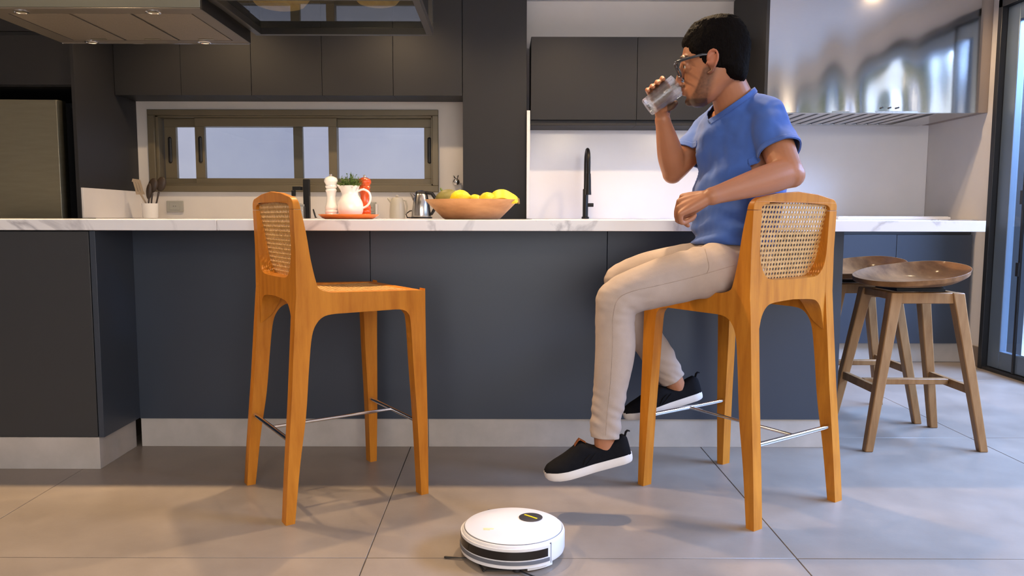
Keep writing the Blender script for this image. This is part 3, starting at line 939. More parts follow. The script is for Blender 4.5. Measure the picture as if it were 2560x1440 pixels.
mill((-.775, 3.47, .9385), 'white_ceramic', 'white turned pepper mill on the orange plate left of the jug', .985)
mill((-.640, 3.565, .9385), 'red_orange', 'red orange turned pepper mill half hidden behind the white jug', .985)

fb = thing('fruit_bowl', 'wide shallow wooden bowl full of fruit on the island', 'bowl', (-.136, 3.42, .9305))
po = [(.001, 0), (.118, 0), (.128, .004), (.160, .036), (.190, .066), (.207, .084), (.209, .087)]
pi_ = [(.203, .087), (.184, .068), (.150, .036), (.118, .016), (.001, .012)]
obj('body', lathe(BM(), po + pi_, (0, 0, 0), 56), 'bowl_wood', fb)


def lemon(x, y, z, a, lab, s=1.0, name='lemon'):
    t = thing(name, lab, 'fruit', (x, y, z), 0, 'lemons in the fruit bowl')
    b = BM()
    pr = [(.001, -.043), (.006, -.041), (.012, -.036), (.024, -.026), (.0315, -.010), (.0325, .004), (.028, .020), (.018, .033), (.009, .040), (.005, .045), (.001, .046)]
    lathe(b, [(r * s, q * s) for r, q in pr], (0, 0, 0), 24)
    o = obj('skin', b, 'lemon', t)
    o.rotation_euler = (PI / 2 * .9, 0, a)
    b = lathe(BM(), [(.001, -.0445 * s), (.003 * s, -.044 * s), (.003 * s, -.042 * s), (.001, -.041 * s)], (0, 0, 0), 8)
    e = obj('stem_end', b, 'stem', t)
    e.rotation_euler = o.rotation_euler


ml = thing('green_melon', 'dull green round fruit at the left of the fruit bowl', 'fruit', (-.245, 3.50, 1.012), 0)
b = BM()
ellipsoid(b, (0, 0, 0), ((.064, 0, 0), (0, .060, 0), (0, 0, .055)), 28, 18)
obj('rind', b, 'melon', ml)
obj('stem_end', tube(BM(), [(-.03, 0, .046), (-.036, 0, .058)], [.005, .004], 8), 'stem', ml)
lemon(-.187, 3.385, 1.022, 1.2, 'big bright yellow lemon in front of the green fruit in the bowl', 1.18)
lemon(-.122, 3.43, 1.010, .4, 'yellow lemon in the middle of the fruit bowl', 1.0)
lemon(-.066, 3.37, 1.016, 2.2, 'yellow lemon with its tip up left of the bananas', 1.05)
lemon(-.145, 3.35, .962, 2.9, 'lower yellow lemon half sunk behind the rim of the fruit bowl', 1.0)
for k in range(4):
    t = thing('banana', ['top curved yellow banana of the bunch in the fruit bowl', 'second curved yellow banana from the top of the bunch', 'third curved yellow banana from the top of the bunch', 'lowest curved yellow banana against the bowl rim'][k], 'fruit', (.0, 3.425 - .026 * k, 1.002), 0, 'bananas in the fruit bowl')
    y0 = 0
    h0 = .016 - .009 * k
    pts = spline([(-.058, .012 + y0, .004 + h0 * .5), (-.030, .004 + y0, .026 + h0), (.005, 0 + y0, .032 + h0), (.038, 0 + y0, .020 + h0 * .9), (.062, .0 + y0, .013 + h0 * .7)], 4)
    n = len(pts)
    rad = [.005 + .0105 * math.sin(PI * min(1, max(0, (q / (n - 1)) * .92 + .04))) ** .6 for q in range(n)]
    obj('skin', tube(BM(), pts, rad, 6), 'banana', t, angle=40)
    pe = pts[-1]
    obj('tip', tube(BM(), [pe, pe + np.array([.012, 0, -.006])], [.006, .004], 7), 'banana_tip', t)

# ------------------------------------------------------------------ saddle stools
def saddle_stool(loc, lab):
    t = thing('saddle_stool', lab, 'stool', loc, 0, 'saddle stools at the island end')
    # seat: dished oval, high lip at +x (back), open front at -x
    b = BM()
    nu, nr = 48, 9
    top, bot = [], []
    def outline(a):
        ca, sa = math.cos(a), math.sin(a)
        rx = .212 if ca > 0 else .215
        return rx * math.copysign(abs(ca) ** .85, ca), .205 * math.copysign(abs(sa) ** .80, sa)
    def hz_(a):
        back = max(0, math.cos(a)) ** .8
        side = abs(math.sin(a)) ** 3
        return .012 + .070 * ((1 + math.cos(a - .50)) / 2) ** 1.15
    for j in range(nr + 1):
        f = (j / nr) ** .7
        ring, rb = [], []
        for i in range(nu):
            a = 2 * PI * i / nu
            ox, oy = outline(a)
            lip = hz_(a)
            z = .674 + lip * f ** 5
            ring.append((ox * f, oy * f, z))
            zb = .655 + (lip + .674 - .022 - .655) * f ** 3.4
            rb.append((ox * f * (1.0 - .02 * f), oy * f * (1.0 - .02 * f), zb))
        top.append(ring)
        bot.append(rb)
    vt = [[b.verts.new(p) for p in r] for r in top[1:]]
    vb = [[b.verts.new(p) for p in r] for r in bot[1:]]
    ct_, cb_ = b.verts.new(top[0][0]), b.verts.new(bot[0][0])
    ring_faces(b, vt, cap=False)
    ring_faces(b, vb, cap=False)
    for i in range(nu):
        j = (i + 1) % nu
        b.faces.new((ct_, vt[0][i], vt[0][j]))
        b.faces.new((cb_, vb[0][j], vb[0][i]))
        b.faces.new((vt[-1][i], vt[-1][j], vb[-1][j], vb[-1][i]))
    obj('seat', b, 'walnut', t, bevel=.003, angle=50)
    obj('swivel_plate', bx(-.10, .10, -.09, .09, .6405, .656), 'black_metal', t, bevel=.002)
    # splayed legs and aprons
    tx, ty, fx, fy = .128, .125, .232, .178
    def leg_c(sx, sy, z):
        k = 1 - z / .61
        return Vector((sx * (tx + (fx - tx) * k), sy * (ty + (fy - ty) * k), z))
    for sx in (-1, 1):
        for sy in (-1, 1):
            lb = BM()
            rings = []
            for z, h in ((0.0, .0165), (.55, .022), (.640, .024)):
                c = leg_c(sx, sy, z)
                rings.append([lb.verts.new((c.x + dx * h, c.y + dy * h, z)) for dx, dy in ((-1, -1), (1, -1), (1, 1), (-1, 1))])
            ring_faces(lb, rings)
            g = obj('leg', lb, 'walnut_leg', t, bevel=.004)
    for sy in (-1, 1):
        obj('apron', bx(-tx + .02, tx - .02, sy * ty - .014, sy * ty + .014, .596, .640), 'walnut_leg', t, bevel=.003)
    for sx in (-1, 1):
        obj('apron', bx(sx * tx - .012, sx * tx + .012, -ty + .02, ty - .02, .610, .640), 'walnut_leg', t, bevel=.003)
        a, c = leg_c(sx, -1, .245), leg_c(sx, 1, .245)
        obj('side_stretcher', bx(a.x - .011, a.x + .011, a.y, c.y, .228, .262), 'walnut_leg', t, bevel=.003)
    a, c = leg_c(-1, 0, .255), leg_c(1, 0, .255)
    obj('cross_stretcher', bx(a.x + .011, c.x - .011, -.016, .016, .238, .262), 'walnut_leg', t, bevel=.003)
    return t


s1 = saddle_stool((1.712, 3.18, 0), 'walnut backless stool with a dished seat under the worktop end, the nearer of two')
dup(s1, 'walnut backless stool with a dished seat, the farther one mostly behind its twin', (1.675, 3.60, 0))


# ------------------------------------------------------------------ cane bar stools
def cane_sheet(bm, fn, x0, x1, z0, z1, pitch, keep, th=.0022, hole=.30):
    """plate with octagonal holes; fn(x, z, d) -> xyz"""
    nx_, nz_ = int(round((x1 - x0) / pitch)), int(round((z1 - z0) / pitch))
    px, pz = (x1 - x0) / nx_, (z1 - z0) / nz_
    layers = []
    for d in (0, th):
        V = {}
        def g(x, z):
            k = (round(x, 5), round(z, 5))
            if k not in V:
                V[k] = bm.verts.new(fn(x, z, d))
            return V[k]
        cells = {}
        for i in range(nx_):
            for j in range(nz_):
                cx, cz = x0 + (i + .5) * px, z0 + (j + .5) * pz
                if not keep(cx, cz):
                    continue
                h = hole * px
                c = h * .42
                inn = [g(cx + a, cz + b_) for a, b_ in ((-c, -h), (c, -h), (h, -c), (h, c), (c, h), (-c, h), (-h, c), (-h, -c))]
                o4 = [g(x0 + (i + a) * px, z0 + (j + b_) * pz) for a, b_ in ((0, 0), (1, 0), (1, 1), (0, 1))]
                for q in range(4):
                    bm.faces.new((o4[q], o4[(q + 1) % 4], inn[(2 * q + 1) % 8], inn[(2 * q) % 8]))
                    bm.faces.new((o4[(q + 1) % 4], inn[(2 * q + 2) % 8], inn[(2 * q + 1) % 8]))
                cells[(i, j)] = inn
        layers.append(cells)
    for k, a in layers[0].items():
        b_ = layers[1][k]
        for q in range(8):
            bm.faces.new((a[q], a[(q + 1) % 8], b_[(q + 1) % 8], b_[q]))


RE = [(-.015, 0), (-.004, .15), (.016, .38), (.035, .64), (.040, .70), (.041, .84), (.037, .962), (.034, 1.02)]
FE = [(.105, .70), (.100, .728), (.0875, .81), (.075, .891), (.060, .962), (.048, 1.02)]


def lerp_tab(tab, z):
    zs = [p[1] for p in tab]
    us = [p[0] for p in tab]
    return float(np.interp(z, zs, us))


U0 = -.235


def bar_stool(loc, rot, lab):
    t = thing('bar_stool', lab, 'bar stool', loc, rot, 'cane bar stools at the island')
    inner_rear = spline([(.014, 0), (.036, .181), (.059, .328), (.074, .483), (.086, .575), (.104, .615), (.130, .634), (.165, .6385)], 4)
    inner_front = spline([(.370, .6385), (.395, .636), (.415, .624), (.425, .590), (.432, .444), (.443, .237), (.451, 0)], 4)
    front = spline([(.478, 0), (.4805, .23), (.480, .49), (.481, .685), (.479, .694), (.470, .697)], 3)
    seat_top = spline([(.150, .706), (.118, .716), (.105, .735), (.0875, .81), (.075, .891), (.060, .962)], 3)
    rear = [(.037, .962), (.041, .84), (.040, .70), (.035, .64), (.016, .38), (-.004, .15), (-.015, 0)]
    poly = [tuple(p) for p in inner_rear] + [tuple(p) for p in inner_front] + [tuple(p) for p in front] + [tuple(p) for p in seat_top] + rear[:-0 or None]
    for s in (-1, 1):
        b = BM()
        def fn(p, d, s=s):
            splay = .018 * max(0, 1 - p[1] / .64)
            return (s * (d + splay), p[0] + U0, p[1])
        prism(b, poly, fn, .172, .211)
        obj('side_frame', b, 'wood', t, bevel=.004, segs=2, angle=30)
    # curved top rail with rounded shoulders
    out = [(.211, .963)] + [(.211 - .038 + .038 * math.cos(a), .972 + .030 * math.sin(a)) for a in np.linspace(0, PI / 2, 7)] + [(.10, 1.014), (0, 1.021)]
    inn = [(.174, .963)] + [(.174 - .030 + .030 * math.cos(a), .963 + .018 * math.sin(a)) for a in np.linspace(.2, PI / 2, 6)] + [(.07, .985), (0, .987)]
    outl = [tuple(p) for p in out] + [(-x, z) for x, z in out[-2::-1]]
    innl = [tuple(p) for p in inn] + [(-x, z) for x, z in inn[-2::-1]]
    b = BM()
    prism(b, outl + innl[::-1], lambda p, d: (p[0], d + U0, p[1]), lambda p: lerp_tab(RE, p[1]), lambda p: lerp_tab(FE, p[1]) + .001)
    obj('top_rail', b, 'wood', t, bevel=.004, angle=30)
    # lower back panel: dished top edge, arch below
    tope = spline([(.1715, .860), (.168, .820), (.157, .785), (.135, .760), (.100, .750), (0, .748)], 4)
    bote = spline([(.1715, .575), (.163, .600), (.152, .640), (.130, .668), (.095, .679), (0, .684)], 4)
    T = [tuple(p) for p in tope] + [(-p[0], p[1]) for p in tope[-2::-1]]
    B = [tuple(p) for p in bote] + [(-p[0], p[1]) for p in bote[-2::-1]]
    b = BM()
    prism(b, T + B[::-1], lambda p, d: (p[0], d + U0, p[1]), lambda p: .0405, lambda p: lerp_tab([(.046, .578), (.078, .602), (.099, .640), (.104, .665)], p[1]) if p[1] < .70 else lerp_tab([(.104, .70), (.082, .86)], p[1]))
    obj('back_panel', b, 'wood', t, bevel=.001, segs=1, angle=40)
    # cane back, set at the front of the frame
    b = BM()
    cane_sheet(b, lambda x, z, d: (x, lerp_tab(FE, z) - .012 + d + U0, z), -.177, .177, .742, .994, .0145,
               lambda x, z: True)
    obj('cane_back', b, 'cane', t, smooth=False)
    # seat: front rail, rear rail and a cane panel
    obj('front_rail', bx(-.171, .171, .440 + U0, .478 + U0, .640, .6968), 'wood', t, bevel=.004)
    b = BM()
    cane_sheet(b, lambda x, z, d: (x, z + U0, .694 + d - .010 * math.sin(PI * (x + .175) / .35) * math.sin(PI * min(1, max(0, (z - .09) / .36)))), -.1745, .1745, .09, .452, .0145,
               lambda x, z: True)
    obj('cane_seat', b, 'cane', t, smooth=False)
    # chrome foot rests
    ch_ = BM()
    for nm, u, z in (('rear', .018, .25), ('front', .455, .25)):
        obj('foot_bar', tube(BM(), [(-.19, u + U0, z), (.19, u + U0, z)], .0075, 12, cap='flat'), 'chrome', t)
    ch_.free()
    obj('centre_bar', tube(BM(), [(0, .022 + U0, .25), (0, .452 + U0, .25)], .0055, 12, cap='flat'), 'chrome', t)
    return t


bar1 = bar_stool((-.579, 2.573, 0), math.radians(-56.1), 'honey wood cane-back bar stool standing empty at the island')
bar2 = dup(bar1, 'honey wood cane-back bar stool the person in blue sits on', (.808, 2.543, 0), math.radians(34.1))

# ------------------------------------------------------------------ robot vacuum
rv = thing('robot_vacuum', 'round white robot vacuum with a black bumper window on the tiles', 'robot vacuum', (.033, 2.066, 0), 0)
rv.scale = (.975, .915, .93)
RB = .148
body = [(.001, .012), (RB * .90, .012), (RB * .985, .018), (RB, .026), (RB, .072), (RB * .985, .079), (RB * .955, .082)]
obj('body', lathe(BM(), body + [(.001, .082)], (0, 0, 0), 96), 'white_plastic', rv, angle=40)
obj('lid', lathe(BM(), [(RB * .94, .0822), (RB * .945, .0845), (RB * .925, .0858), (RB * .5, .0868), (.001, .087)], (0, 0, 0), 96), 'white_plastic', rv, angle=60)
obj('lid_groove', lathe(BM(), [(RB * .945, .0821), (RB * .952, .0828), (RB * .958, .0821)], (0, 0, 0), 96, cap=False), 'grey_rubber', rv)


def arcband(bm, r, a0, a1, z0, z1, th=.003, n=48):
    i0, i1, o0, o1 = [], [], [], []
    for k in range(n + 1):
        a = a0 + (a1 - a0) * k / n
        c, s_ = math.cos(a), math.sin(a)
        i0.append(bm.verts.new(((r - th) * c, (r - th) * s_, z0)))
        i1.append(bm.verts.new(((r - th) * c, (r - th) * s_, z1)))
        o0.append(bm.verts.new((r * c, r * s_, z0)))
        o1.append(bm.verts.new((r * c, r * s_, z1)))
    for k in range(n):
        bm.faces.new((o0[k], o0[k + 1], o1[k + 1], o1[k]))
        bm.faces.new((i0[k], i1[k], i1[k + 1], i0[k + 1]))
        bm.faces.new((o1[k], o1[k + 1], i1[k + 1], i1[k]))
        bm.faces.new((o0[k], i0[k], i0[k + 1], o0[k + 1]))
    for k in (0, n):
        bm.faces.new((o0[k], o1[k], i1[k], i0[k]))
    return bm


D = math.radians
A0, A1 = D(172), D(308)
bmp = obj('bumper', arcband(BM(), RB + .0035, D(150), D(312), .016, .0735, .006, 80), 'white_plastic', rv)
obj('sensor_window', arcband(BM(), RB + .0045, A0, A1, .041, .0655, .003, 64), 'black_gloss', bmp)
obj('rubber_strip', arcband(BM(), RB + .0062, A0, D(310), .027, .037, .004, 64), 'grey_rubber', bmp)
obj('seam', arcband(BM(), RB + .0012, D(312.4), D(314), .016, .076, .003, 3), 'grey_rubber', rv)
obj('seam', arcband(BM(), RB + .0012, D(118), D(120.5), .05, .0825, .012, 3), 'grey_rubber', rv)
bt = obj('button', lathe(BM(), [(.001, .0872), (.034, .0872), (.035, .0885), (.033, .0892), (.001, .0894)], (.052, .052, 0), 32), 'grey_rubber', rv)
bt.data.materials[0] = mat('charcoal_button', (.045, .043, .047), .35, nscale=9, namt=.1)
yb = bx(-.024, .024, -.0032, .0032, 0, .0015)
obj('stripe', yb, 'yellow', bt, loc=(.052, .052, .0894), rot=(0, 0, D(-42)), bevel=.0006)
lg = BM()
box(lg, -.016, .014, -.003, .004, 0, .0006)
box(lg, -.014, .004, -.010, -.0055, 0, .0006)
obj('logo_mark', lg, 'yellow_print', rv, loc=(-.070, -.035, .0868), rot=(0, 0, D(-6)))
for cx, cy, dirs in ((-.112, -.058, (D(171), D(290), D(50))), (.008, -.134, (D(176), D(318), D(70)))):
    hub = obj('side_brush', lathe(BM(), [(.001, .004), (.012, .004), (.012, .013), (.001, .013)], (cx, cy, 0), 14), 'black_plastic', rv)
    for a in dirs:
        p = [(cx + .008 * math.cos(a), cy + .008 * math.sin(a), .007), (cx + .04 * math.cos(a + .06), cy + .04 * math.sin(a + .06), .0055), (cx + .082 * math.cos(a + .02), cy + .082 * math.sin(a + .02), .0045)]
        obj('bristle', tube(BM(), p, [.003, .0025, .0042], 8, flat=.7), 'black_plastic', hub)
for s in (-1, 1):
    obj('wheel', tube(BM(), [(s * .10 - .01, .0, .026), (s * .10 + .01, .0, .026)], .0255, 18, cap='flat'), 'black_plastic', rv)
obj('front_skirt', arcband(BM(), RB - .004, D(285), D(318), .006, .0165, .02, 14), 'white_plastic', rv)

# ------------------------------------------------------------------ person
_pt = math.radians(5.32)


def P(x, y, Y):
    """point of the room at depth Y along the sight line of a photo position"""
    u, v = (x - 1255) / 1900, -(y - 720) / 1900
    k = Y / (math.cos(_pt) + v * math.sin(_pt))
    return Vector((u * k, Y, .94 + (-math.sin(_pt) + v * math.cos(_pt)) * k))


def chain(bm, pts, n=20, k=5):
    """smooth tapered limb; pts of (Vector, radius)"""
    s = spline([(*p, r) for p, r in pts], k)
    return tube(bm, [q[:3] for q in s], [q[3] for q in s], n)


def loft(bm, rings):
    ring_faces(bm, [[bm.verts.new(p) for p in r] for r in rings])


def remesh(bm, voxel, smooth=4):
    bmesh.ops.recalc_face_normals(bm, faces=bm.faces[:])
    me = bpy.data.meshes.new('raw')
    bm.to_mesh(me)
    bm.free()
    o = bpy.data.objects.new('raw', me)
    C.objects.link(o)
    r = o.modifiers.new('r', 'REMESH')
    r.mode = 'VOXEL'
    r.voxel_size = voxel
    if smooth:
        s = o.modifiers.new('s', 'SMOOTH')
        s.factor = .5
        s.iterations = smooth
    dg = bpy.context.evaluated_depsgraph_get()
    dg.update()
    res = bpy.data.meshes.new_from_object(o.evaluated_get(dg))
    bpy.data.objects.remove(o)
    return res


def displace(me, fn):
    nv = len(me.vertices)
    co = np.empty(nv * 3)
    no = np.empty(nv * 3)
    me.vertices.foreach_get('co', co)
    me.vertices.foreach_get('normal', no)
    co, no = co.reshape(-1, 3), no.reshape(-1, 3)
    d = np.array([fn(Vector(p)) for p in co])
    co = co + no * d[:, None]
    me.vertices.foreach_set('co', co.ravel())
    me.update()


def trim(bm, co, no, centre, radius):
    co, no, centre = Vector(co), Vector(no).normalized(), Vector(centre)
    fs = [f for f in bm.faces if (f.calc_center_median() - centre).length < radius]
    g = set(fs)
    for f in fs:
        g.update(f.verts)
        g.update(f.edges)
    bmesh.ops.bisect_plane(bm, geom=list(g), plane_co=co, plane_no=no, clear_outer=True)


ROOT = Vector((.78, 2.49, .70))
man = thing('person', 'person in a blue T-shirt and beige trousers drinking water on a bar stool', 'person', ROOT)


def child(name, me, m, parent=man, angle=80):
    """world-space mesh data hung under the person"""
    me.transform(Matrix.Translation(-ROOT))
    o = link_mesh(name, me, m, parent, angle=angle)
    return o


def childb(name, bm, m, parent=man, angle=60, bevel=0):
    bmesh.ops.recalc_face_normals(bm, faces=bm.faces[:])
    me = bpy.data.meshes.new(name)
    bm.to_mesh(me)
    bm.free()
    o = child(name, me, m, parent, angle)
    if bevel:
        b = o.modifiers.new('bevel', 'BEVEL')
        b.width, b.segments, b.limit_method = bevel, 2, 'ANGLE'
    return o


# --- head frame: x, y are profile positions, l is sideways (towards the camera side)
HC = P(1785, 160, 2.45)
HF = Vector((-.95, .31, 0)).normalized()
HL = Vector((-.31, -.95, 0)).normalized()
HS = .00127
UP = Vector((0, 0, 1))


def HP(x, y, l=0.0):
    return HC + HF * ((1785 - x) * HS) + HL * l + UP * ((160 - y) * HS)


def head_ring(y, xf, xb, hw, n=2.3, tf=0.0, N=36, xw=None, yt=0.0):
    """one horizontal slice of the head; tf narrows the front; yt tips the slice"""
    out = []
    c, h = (xf + xb) / 2, (xb - xf) / 2
    for i in range(N):
        a = 2 * PI * i / N
        ca, sa = math.cos(a), math.sin(a)
        e = 2 / (n if ca > 0 else 2.2)
        x = c - h * math.copysign(abs(ca) ** e, ca)
        l = hw * math.copysign(abs(sa) ** e, sa) * (1 - tf * max(0, ca) ** 2)
        out.append(HP(x, y + yt * ca, l))
    return out


torso = [  # z, centre x, centre y, half width, half depth, right vector
    (.735, .762, 2.535, .158, .120, (0, 1)),
    (.79, .762, 2.535, .158, .122, (-.03, 1)),
    (.85, .764, 2.532, .155, .118, (-.12, .99)),
    (.93, .770, 2.532, .152, .112, (-.22, .97)),
    (1.03, .783, 2.535, .158, .118, (-.32, .95)),
    (1.12, .795, 2.540, .174, .122, (-.40, .92)),
    (1.20, .790, 2.552, .172, .112, (-.43, .90)),
    (1.255, .783, 2.555, .150, .092, (-.43, .90)),
    (1.295, .775, 2.545, .105, .070, (-.43, .90)),
]


def torso_rings(off, z_from=-1, z_to=9):
    out = []
    for z, cx, cy, hw, hd, r in torso:
        if not (z_from <= z <= z_to):
            continue
        r = Vector((r[0], r[1], 0)).normalized()
        f = UP.cross(r)
        ring = []
        for i in range(40):
            a = 2 * PI * i / 40
            ca, sa = math.cos(a), math.sin(a)
            e = 2 / 2.25
            ring.append(Vector((cx, cy, z)) + r * ((hw + off) * math.copysign(abs(ca) ** e, ca)) + f * ((hd + off) * math.copysign(abs(sa) ** e, sa)))
        out.append(ring)
    return out


# joints
LSH, LEL, LWR = Vector((.832, 2.425, 1.245)), Vector((.850, 2.285, 1.072)), P(1778, 490, 2.195)
RSH, REL, RWR = Vector((.712, 2.695, 1.235)), P(1684, 424, 2.655), P(1656, 300, 2.575)
NECK = [(P(1808, 178, 2.465), .056), (P(1819, 215, 2.48), .0585), (P(1832, 250, 2.505), .064), (P(1846, 292, 2.54), .074)]
L_LEG = [(P(1815, 668, 2.435), .086), (P(1740, 684, 2.41), .082), (P(1650, 706, 2.385), .077), (P(1570, 733, 2.365), .067), (P(1541, 752, 2.36), .0645)]
L_SHIN = [(P(1541, 752, 2.36), .0645), (P(1537, 800, 2.36), .061), (P(1538, 880, 2.36), .0625), (P(1524, 985, 2.36), .053), (P(1514, 1075, 2.355), .0475), (P(1511, 1120, 2.355), .046)]
R_LEG = [(P(1790, 660, 2.56), .086), (P(1700, 668, 2.62), .080), (P(1610, 684, 2.68), .072), (P(1555, 701, 2.715), .064)]
R_SHIN = [(P(1553, 703, 2.715), .064), (P(1568, 750, 2.72), .061), (P(1600, 820, 2.735), .062), (P(1650, 895, 2.75), .056), (P(1684, 952, 2.76), .0475), (P(1696, 975, 2.765), .046)]

GB, GT = P(1617, 269, 2.515), P(1692.5, 211.5, 2.50)
GG = (GT - GB).normalized()
GP = Vector((-GG.z, 0, GG.x)).normalized()
GY_ = GG.cross(GP).normalized()
if GY_.y < 0:
    GY_ = -GY_
GC = (GB + GT) / 2


def build_body():
    b = BM()
    # head
    rows = [(57, 1780, 1815, .020), (64, 1752, 1838, .046), (78, 1730, 1852, .063), (100, 1715, 1861, .073), (125, 1708, 1865, .077), (147, 1705, 1864, .0765),
            (163, 1711, 1860, .074), (183, 1712, 1850, .071), (203, 1713, 1836, .066), (220, 1714, 1815, .062), (236, 1719, 1800, .056), (248, 1723, 1785, .047), (257, 1730, 1770, .037), (263, 1740, 1758, .018)]
    loft(b, [head_ring(y, xf, xb, hw, 2.35, .30 if y > 195 else .16) for y, xf, xb, hw in rows])
    chain(b, [(HP(1709, 152), .008), (HP(1704, 172), .009), (HP(1699, 193), .0100), (HP(1697, 202), .0108)], 12)
    for s in (-1, 1):
        ball(b, HP(1704, 206, s * .0115), .0086, 12)
        chain(b, [(HP(1709, 147, s * .008), .0065), (HP(1709, 144, s * .030), .0075), (HP(1718, 149, s * .052), .006)], 10)
        chain(b, [(HP(1714, 161, s * .018), .0045), (HP(1712, 157.5, s * .031), .0058), (HP(1719, 162, s * .046), .0058)], 8)
        chain(b, [(HP(1718, 172, s * .018), .0045), (HP(1717, 175, s * .031), .0050), (HP(1724, 170, s * .046), .0055)], 8)
        # ear
        ellipsoid(b, HP(1783, 160, s * .0785), (HF * .0135, UP * .030, HL * .0060), 16, 10)
        loop = [(1772, 158, .078), (1773, 147, .083), (1780, 139, .087), (1789, 139, .089), (1795, 147, .089), (1796, 160, .088), (1791, 174, .085), (1784, 187, .081), (1776, 191, .078)]
        chain(b, [(HP(x, y, s * l), .0040 if y < 180 else .0052) for x, y, l in loop], 10, 3)
        chain(b, [(HP(1788, 150, s * .083), .003), (HP(1790, 162, s * .083), .003), (HP(1783, 176, s * .081), .0032)], 8, 3)
        ball(b, HP(1772, 168, s * .080), .0045, 8)
    chain(b, [(HP(1719, 221, -.024), .004), (HP(1713, 219, -.012), .0060), (HP(1710.5, 217.5, 0), .0064), (HP(1713, 219, .012), .0060), (HP(1719, 221, .024), .004)], 10)
    chain(b, [(HP(1720, 225, -.022), .004), (HP(1715, 228, -.010), .0064), (HP(1713, 229, 0), .0066), (HP(1715, 228, .010), .0064), (HP(1720, 225, .022), .004)], 10)
    ball(b, HP(1729, 249), (.018, .018, .014), 14)
    # neck and trunk
    chain(b, NECK, 24)
    loft(b, torso_rings(-.012))
    # arms
    chain(b, [(LSH, .054), (LSH.lerp(LEL, .5), .050), (LSH.lerp(LEL, .85), .046), (LEL, .046)], 20)
    ball(b, LEL + Vector((.012, -.004, -.006)), .038, 14)
    chain(b, [(LEL, .044), (LEL.lerp(LWR, .25), .0445), (LEL.lerp(LWR, .6), .036), (LEL.lerp(LWR, .9), .0275), (LWR, .0265)], 20)
    chain(b, [(RSH, .050), (RSH.lerp(REL, .5), .046), (RSH.lerp(REL, .85), .044), (REL, .042)], 20)
    ball(b, REL + Vector((-.004, 0, -.012)), .036, 14)
    chain(b, [(REL, .042), (REL.lerp(RWR, .28), .0445), (REL.lerp(RWR, .6), .037), (REL.lerp(RWR, .9), .0275), (RWR, .0265)], 20)
    # left hand hanging loosely over the chair back
    fing = [  # index .. little: mcp, pip, dip, tip
        [(1706, 491, 2.236), (1694, 528, 2.262), (1708, 552, 2.266), (1720, 563, 2.262)],
        [(1699, 503, 2.216), (1692, 541, 2.240), (1713, 552, 2.246), (1731, 546, 2.243)],
        [(1697, 519, 2.198), (1694, 550, 2.214), (1717, 552, 2.224), (1735, 541, 2.226)],
        [(1700, 534, 2.183), (1704, 556, 2.194), (1724, 549, 2.204), (1738, 537, 2.208)]]
    for q, f in enumerate(fing):
        pts = [P(*p) for p in f]
        r = (.0088, .0092, .0087, .0076)[q]
        chain(b, list(zip(pts, (r * 1.12, r * 1.02, r * .92, r * .80))), 12, 3)
        base = LWR + (pts[0] - LWR) * .18
        chain(b, [(base, .0185), (base.lerp(pts[0], .6), .0150), (pts[0], r * 1.16)], 14, 3)
    chain(b, [(P(1762, 503, 2.215), .016), (P(1738, 522, 2.243), .0125), (P(1722, 535, 2.252), .0105), (P(1706, 541, 2.252), .0085)], 12, 3)
    # right hand closed round the tumbler
    for q, t in enumerate((.036, .016, -.004, -.023)):
        r = (.0085, .0088, .0084, .0074)[q]
        o = GC + GG * t
        pts = [o + GY_ * .047 - GP * .006, o + GY_ * .037 + GP * .037, o + GY_ * .006 + GP * .0470 - GG * .002, o - GY_ * .020 + GP * .0405 - GG * .004]
        chain(b, list(zip(pts, (r * 1.15, r * 1.02, r * .94, r * .80))), 12, 3)
        base = RWR + (pts[0] - RWR) * .15
        chain(b, [(base, .019), (base.lerp(pts[0], .6), .0155), (pts[0], r * 1.2)], 14, 3)
    tb = [RWR + (GC - GP * .03 + GY_ * .045 - RWR) * .25, GC - GP * .037 + GY_ * .036 - GG * .012, GC - GP * .0455 + GY_ * .008 + GG * .006, GC - GP * .0425 - GY_ * .016 + GG * .020]
    chain(b, list(zip(tb, (.018, .0135, .0115, .0088))), 12, 4)
    # legs inside the trousers, ankles, feet inside the shoes
    for leg in (L_LEG, L_SHIN[:-1], R_LEG, R_SHIN[:-1]):
        chain(b, [(p, r - .012) for p, r in leg], 16)
    chain(b, [(P(1514, 1070, 2.355), .036), (P(1513, 1105, 2.355), .0345), (P(1517, 1130, 2.352), .033)], 16)
    chain(b, [(P(1682, 945, 2.76), .036), (P(1692, 968, 2.765), .0345), (P(1702, 985, 2.765), .033)], 16)
    chain(b, [(P(1517, 1130, 2.352), .030), (P(1470, 1150, 2.352), .024), (P(1420, 1172, 2.35), .018)], 12)
    chain(b, [(P(1702, 985, 2.765), .028), (P(1660, 1000, 2.75), .022), (P(1615, 1022, 2.74), .016)], 12)
    return remesh(b, .0034, 3)


def sstep(a, b, x):
    t = min(1, max(0, (x - a) / (b - a)))
    return t * t * (3 - 2 * t)


